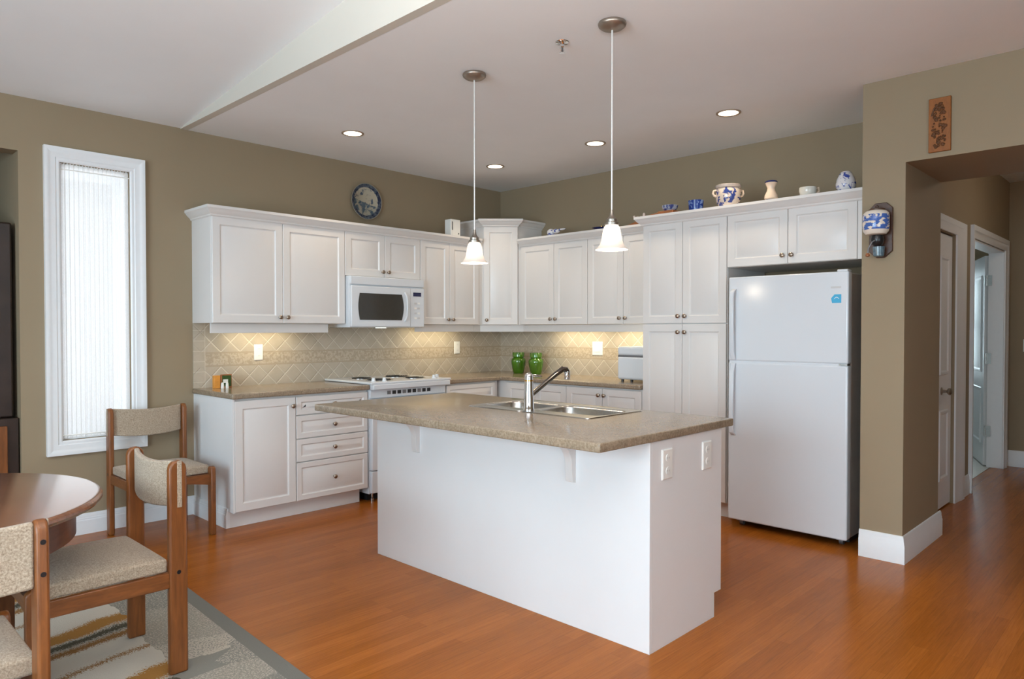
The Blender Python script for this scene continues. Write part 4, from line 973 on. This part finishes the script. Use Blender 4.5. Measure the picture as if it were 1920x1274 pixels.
link('lid', MB().lathe((-0.22, -1.46, TZ+0.039), [(0.05, 0), (0.035, 0.006), (0.01, 0.009), (0.011, 0.016), (0.003, 0.020)], 24), brass_m, dsh)
solo('wooden_block', MB().extrude([(-0.30, -1.73, TZ+0.004), (-0.30, -2.05, TZ+0.004), (-0.30, -2.05, TZ+0.046), (-0.30, -1.90, TZ+0.052), (-0.30, -1.78, TZ+0.020)], (0.10, 0, 0)), terra_m, 'reddish wooden block lying on the cabinets left of the pantry', 'wooden block', bevel=0.003)
mb = MB(); ell(mb, (-0.27, -1.90, TZ+0.068), (0.016, 0.030, 0.018)); ell(mb, (-0.27, -1.86, TZ+0.080), (0.008, 0.020, 0.009)); ell(mb, (-0.27, -1.925, TZ+0.092), (0.007, 0.012, 0.020)); ell(mb, (-0.27, -1.83, TZ+0.090), (0.005, 0.012, 0.007))
solo('pink_figurine', mb, pink_m, 'tiny pale pink figurine on the reddish wooden block', 'figurine')
IX = -0.58
solo('wooden_stand', MB().box(IX-0.06, IX+0.06, -2.29, -2.42, TP, TP+0.026).obox((IX-0.05, -2.20, TP), (0, -0.09, 0.012), (0.10, 0, 0), (0, 0, 0.010)), terra_m, 'low reddish wooden stand under the blue-grey bowl', 'stand', bevel=0.003)
pot('ceramic_bowl', 'grey-blue patterned bowl standing on the wooden stand', 'bowl', IX, -2.358, TP+0.026, [(0.034, 0), (0.040, 0.005), (0.056, 0.022), (0.060, 0.042), (0.056, 0.042), (0.045, 0.024), (0.02, 0.008)], bluebowl_m)
pot('blue_pot', 'squat deep blue pot left of the large stoneware crock', 'pot', IX, -2.572, TP, [(0.042, 0), (0.050, 0.008), (0.053, 0.050), (0.055, 0.078), (0.051, 0.078), (0.046, 0.02)], bluepot_m)
ck = thing('stoneware_crock', 'large cream two-handled crock with blue flowers on the pantry', 'crock', (IX, -2.822, TP))
cx_, cy_ = IX, -2.822
link('body', MB().lathe((cx_, cy_, TP), [(0.058, 0), (0.064, 0.008), (0.082, 0.045), (0.086, 0.090), (0.083, 0.118), (0.079, 0.127), (0.084, 0.132), (0.085, 0.150), (0.079, 0.152), (0.073, 0.125), (0.03, 0.02)], 36), crock_m, ck)
link('rim', MB().lathe((cx_, cy_, TP+0.128), [(0.081, 0), (0.0865, 0.004), (0.0875, 0.022), (0.080, 0.0265)], 36), rimglaze_m, ck)
for s in (-1, 1):
    d_v = Vector((0.70, -0.72, 0)).normalized()*s
    c0 = Vector((cx_, cy_, TP))
    link('handle', MB().tube([c0+d_v*0.082+Vector((0, 0, 0.118)), c0+d_v*0.102+Vector((0, 0, 0.113)), c0+d_v*0.106+Vector((0, 0, 0.095)), c0+d_v*0.098+Vector((0, 0, 0.080)), c0+d_v*0.083+Vector((0, 0, 0.075))], 0.008, 10), cream_m, ck)
vs = thing('cream_vase', 'cream waisted vase with dark blue rim right of the crock', 'vase', (IX, -3.130, TP))
link('body', MB().lathe((IX, -3.130, TP+0.012), [(0.036, 0), (0.044, 0.010), (0.042, 0.030), (0.027, 0.060), (0.024, 0.078), (0.033, 0.100), (0.038, 0.114)], 28), cream_m, vs)
link('rim', MB().lathe((IX, -3.130, TP+0.126), [(0.039, 0), (0.041, 0.006), (0.035, 0.012), (0.02, 0.004)], 28), navy_m, vs)
link('foot', MB().lathe((IX, -3.130, TP), [(0.040, 0), (0.044, 0.006), (0.038, 0.0125)], 28), navy_m, vs)
cu = thing('pale_cup', 'low pale cup with side handle between vase and round jar', 'cup', (IX, -3.372, TP))
link('bowl', MB().lathe((IX, -3.372, TP), [(0.038, 0), (0.046, 0.008), (0.053, 0.038), (0.052, 0.060), (0.048, 0.058), (0.036, 0.012)], 28), palepot_m, cu)
c0 = Vector((IX, -3.372, TP)); d_v = Vector((0.70, -0.72, 0)).normalized()
link('handle', MB().tube([c0+d_v*0.050+Vector((0, 0, 0.052)), c0+d_v*0.070+Vector((0, 0, 0.062)), c0+d_v*0.072+Vector((0, 0, 0.035)), c0+d_v*0.047+Vector((0, 0, 0.022))], 0.005, 8), cream_m, cu)
pot('ginger_jar', 'round white and blue jar at the right end of the cabinet tops', 'jar', IX, -3.606, TP, [(0.030, 0), (0.040, 0.006), (0.056, 0.026), (0.059, 0.048), (0.053, 0.078), (0.042, 0.104), (0.030, 0.122), (0.022, 0.127), (0.018, 0.120)], delft_m)

# ------------------------------------------------------------------ things on the worktops
def jar(label, x, y):
    t = thing('green_jar', label, 'jar', (x, y, CT1), group='green glazed jars')
    link('body', MB().lathe((x, y, CT1), [(0.046, 0), (0.050, 0.004), (0.060, 0.045), (0.070, 0.100), (0.072, 0.122), (0.066, 0.140), (0.052, 0.150), (0.049, 0.158)], 32), green_m, t)
    link('lid', MB().lathe((x, y, CT1+0.156), [(0.052, 0), (0.058, 0.004), (0.059, 0.040), (0.056, 0.048), (0.02, 0.051)], 32), green_m, t)
jar('dark green lidded jar on the corner worktop, nearer the room corner', -0.20, -0.445)
jar('brighter green lidded jar on the corner worktop, farther from the room corner', -0.20, -0.675)
bm = thing('bread_maker', 'white countertop bread maker partly behind the pantry', 'bread maker', (-0.30, -1.92, CT1))
link('body', MB().box(-0.16, -0.43, -1.775, -2.10, CT1+0.016, CT1+0.205), appl_m, bm, bevel=0.020, seg=4)
link('lid', MB().box(-0.16, -0.43, -1.775, -2.10, CT1+0.211, CT1+0.285), appl_m, bm, bevel=0.020, seg=4)
link('seam', MB().box(-0.165, -0.425, -1.780, -2.095, CT1+0.200, CT1+0.215), darkmetal_m, bm)
for y in (-1.81, -1.90): link('foot', MB().lathe((-0.40, y, CT1), [(0.012, 0), (0.012, 0.018)], 12), black_m, bm)
tx, ty = -2.985, -0.10
solo('orange_packet', MB().obox((tx-0.055, ty, CT1), (0.045, 0.004, 0), (0.003, -0.028, 0), (0, 0, 0.092)), orange_m, 'small orange packet at the end of the left worktop', 'packet', bevel=0.002)
cd = thing('small_frame', 'small green and brown standing frame beside the orange packet', 'picture frame', (tx+0.03, ty-0.02, CT1))
link('frame', MB().obox((tx-0.002, ty-0.010, CT1), (0.080, 0, 0), (0, -0.014, 0), (0, 0, 0.098)), terra_m, cd, bevel=0.002)
link('picture', MB().obox((tx+0.006, ty-0.024, CT1+0.012), (0.066, 0, 0), (0, -0.0015, 0), (0, 0, 0.078)), leaf_m, cd)
link('picture_patch', MB().obox((tx+0.012, ty-0.0255, CT1+0.036), (0.036, 0, 0), (0, -0.001, 0), (0, 0, 0.026)), plate_m, bpy.data.objects['picture'])
for lab, dx in (('left white shaker in front of the orange packet', -0.012), ('right white shaker in front of the small frame', 0.022)):
    pot('salt_shaker', lab, 'shaker', tx+dx, ty-0.070, CT1, [(0.011, 0), (0.012, 0.004), (0.010, 0.028), (0.008, 0.040), (0.003, 0.044)], plate_m, 16, 'white shakers')

# ------------------------------------------------------------------ dining table, chairs, rug
TX, TY, TR = -4.972, -2.156, 0.609
tb = thing('dining_table', 'round brown wooden dining table at the left edge', 'table', (TX, TY, 0.008))
prof = [(0.02, 0.7455), (TR-0.018, 0.7455), (TR-0.006, 0.743), (TR, 0.736), (TR, 0.728), (TR-0.006, 0.722), (TR-0.010, 0.716), (TR-0.022, 0.710), (0.02, 0.710)]
link('tabletop', MB().lathe((TX, TY, 0), prof, 96), tablewood_m, tb)
link('apron', MB().lathe((TX, TY, 0), [(TR-0.085, 0.7095), (TR-0.085, 0.600), (TR-0.105, 0.600), (TR-0.105, 0.7095)], 96, cap0=False, cap1=False), apronwood_m, tb)
link('pedestal', MB().lathe((TX, TY, 0.008), [(0.13, 0.06), (0.13, 0.10), (0.085, 0.16), (0.075, 0.30), (0.09, 0.45), (0.11, 0.56), (0.16, 0.69), (0.30, 0.7005)], 32), apronwood_m, tb)
for k in range(4):
    a = R(45+90*k); d_v = Vector((math.cos(a), math.sin(a), 0)); p_ = Vector((-d_v.y, d_v.x, 0)); rings = []
    for t, w, z0, z1 in ((0.08, 0.035, 0.06, 0.16), (0.25, 0.032, 0.035, 0.10), (0.42, 0.030, 0.0, 0.055)):
        c0 = Vector((TX, TY, 0.008))+d_v*t
        rings.append([c0-p_*w+Vector((0, 0, z0)), c0+p_*w+Vector((0, 0, z0)), c0+p_*w+Vector((0, 0, z1)), c0-p_*w+Vector((0, 0, z1))])
    link('foot', MB().loft(rings, True), apronwood_m, tb, bevel=0.006)

def make_chair(label):
    """local frame: faces -y, origin on the floor at the centre of the seat"""
    t = thing('dining_chair', label, 'chair', (0, 0, 0), 0, 'teak dining chairs')
    hw = 0.230; yb, yf_ = 0.205, -0.260
    for s in (-1, 1):
        xo = s*hw; x0, x1 = xo-0.0155, xo+0.0155
        # rear post: deep in y, rounded top
        pts = [(yb-0.034, 0.0), (yb+0.034, 0.0), (yb+0.034, 0.40), (yb+0.033, 0.787)]
        for i in range(7):
            a = R(0+180*i/6); pts.append((yb+0.033*math.cos(a), 0.787+0.033*math.sin(a)))
        pts += [(yb-0.034, 0.40)]
        # remove duplicates
        q = []
        for p in pts:
            if not q or (abs(p[0]-q[-1][0])+abs(p[1]-q[-1][1])) > 1e-5: q.append(p)
        lg = link('rear_leg', MB().extrude([(x0, a, b_) for a, b_ in q], (x1-x0, 0, 0)), chairwood_m, t, bevel=0.008, seg=3, local=True)
        for z in (0.392,):
            link('bolt', MB().lathe((xo+s*0.0152, yb, z), [(0.008, 0), (0.008, 0.0012)], 12, (s, 0, 0)), black_m, lg, local=True)
        for z in (0.765, 0.680):
            link('bolt', MB().lathe((xo, yb+0.0335, z), [(0.007, 0), (0.007, 0.0012)], 12, (0, 1, 0)), black_m, lg, local=True)
        # pad end showing in the slot on the outer face
        link('pad_end', MB().box(xo+s*0.0145, xo+s*0.0175, yb-0.004, yb+0.013, 0.640, 0.818), fabric_m, lg, local=True, bevel=0.001)
        # front leg
        pts = [(yf_-0.030, 0.0), (yf_+0.028, 0.0), (yf_+0.030, 0.425)]
        for i in range(7):
            a = R(180*i/6); pts.append((yf_+0.030*math.cos(a), 0.425+0.020*math.sin(a)))
        link('front_leg', MB().extrude([(x0, a, b_) for a, b_ in pts[:2]+pts[3:]], (x1-x0, 0, 0)), chairwood_m, t, bevel=0.007, seg=3, local=True)
        link('side_rail', MB().box(xo-0.011, xo+0.011, yf_+0.026, yb-0.032, 0.335, 0.394), railwood_m, t, bevel=0.003, local=True)
    # arched front rail, straight rear rail
    pr = [(-hw+0.014, 0.396), (hw-0.014, 0.396)]
    for i in range(13):
        u = i/12; pr.append((hw-0.014-(2*hw-0.028)*u, 0.325+0.028*math.sin(PI*u)))
    link('front_rail', MB().extrude([(a, yf_-0.011, b_) for a, b_ in pr], (0, 0.022, 0)), railwood_m, t, local=True)
    link('rear_rail', MB().box(-hw+0.014, hw-0.014, yb-0.012, yb+0.012, 0.335, 0.394), railwood_m, t, bevel=0.003, local=True)
    # seat cushion: crowned pad
    mb = MB(); nx, ny = 14, 12; rings = []
    def cush(u, v_):
        cr2 = (1-abs(u)**6)*(1-abs(v_)**6); return 0.446+0.018*max(0, cr2)**0.5*(0.6+0.4*(1-u*u)*(1-v_*v_))
    X = lambda u: u*(hw-0.002); Yv = lambda v_: -0.030+v_*0.199
    grid = [[(X(-1+2*i/nx), Yv(-1+2*j/ny), cush(-1+2*i/nx, -1+2*j/ny)) for i in range(nx+1)] for j in range(ny+1)]
    k = 0; vs_ = [p for row in grid for p in row]; fs = []
    for j in range(ny):
        for i in range(nx):
            a = j*(nx+1)+i; fs.append((a, a+1, a+nx+2, a+nx+1))
    nb = len(vs_); edge = [i for i in range(nx+1)]+[(j+1)*(nx+1)+nx for j in range(ny)]+[ny*(nx+1)+i for i in range(nx-1, -1, -1)]+[j*(nx+1) for j in range(ny-1, 0, -1)]
    bot = []
    for e in edge:
        x_, y_, z_ = vs_[e]; bot.append(len(vs_)); vs_.append((x_, y_, 0.3955))
    for i in range(len(edge)):
        j = (i+1) % len(edge); fs.append((edge[i], bot[i], bot[j], edge[j]))
    fs.append(tuple(bot))
    mb.add(vs_, fs); link('seat', mb, fabric_m, t, bevel=0.008, seg=3, local=True)
    # back pad: arc bulging towards the sitter
    n_ = 18; rings = []
    for i in range(n_+1):
        u = -1+2*i/n_; xx = u*(hw-0.0155); bul = -0.032*math.cos(u*PI/2)**0.9 if abs(u) < 1 else 0
        y0_ = yb+0.003+bul; th = 0.010+0.004*(1-u*u); sg = 0.014*(1-u*u)
        rings.append([(xx, y0_-th, 0.640-sg), (xx, y0_+th, 0.640-sg), (xx, y0_+th, 0.816-sg), (xx, y0_-th, 0.816-sg)])
    link('backrest', MB().loft(rings, True), fabric_m, t, bevel=0.007, seg=3, local=True)
    return t
ch = make_chair('empty wooden chair with oatmeal seat against the wall beside the cabinet')
ch.location = (-3.495, -0.350, 0.0)
c2 = copy_tree(ch); c2['label'] = 'wooden chair with oatmeal seat at the right side of the round table'; c2.location = (-4.355, -2.155, 0.008); c2.rotation_euler = (0, 0, R(-90))
c3 = copy_tree(ch); c3['label'] = 'nearest wooden chair at the round table, cut by the left picture edge'; c3.location = (-4.960, -2.795, 0.008); c3.rotation_euler = (0, 0, R(180))
rug = link('area_rug', MB().box(-1.20, 1.20, -1.70, 1.70, 0, 0.008), rug_m, bevel=0.003)
rug.location = (-5.00, -2.335, 0.0); rug.rotation_euler = (0, 0, R(-2.4)); tag(rug, 'grey, cream and brown patterned rug under the dining table', 'rug')

# dark hutch standing inside the doorway recess at the far left
pcab = thing('tall_hutch', 'tall dark wooden hutch in the recess at the left edge', 'hutch', (-4.6, 0.3, 0))
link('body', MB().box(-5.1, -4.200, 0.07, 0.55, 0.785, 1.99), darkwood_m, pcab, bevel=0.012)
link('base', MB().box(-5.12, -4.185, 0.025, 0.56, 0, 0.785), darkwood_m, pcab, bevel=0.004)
link('door', MB().box(-5.0, -4.245, 0.010, 0.0255, 0.08, 0.74), chairwood_m, pcab, bevel=0.004)
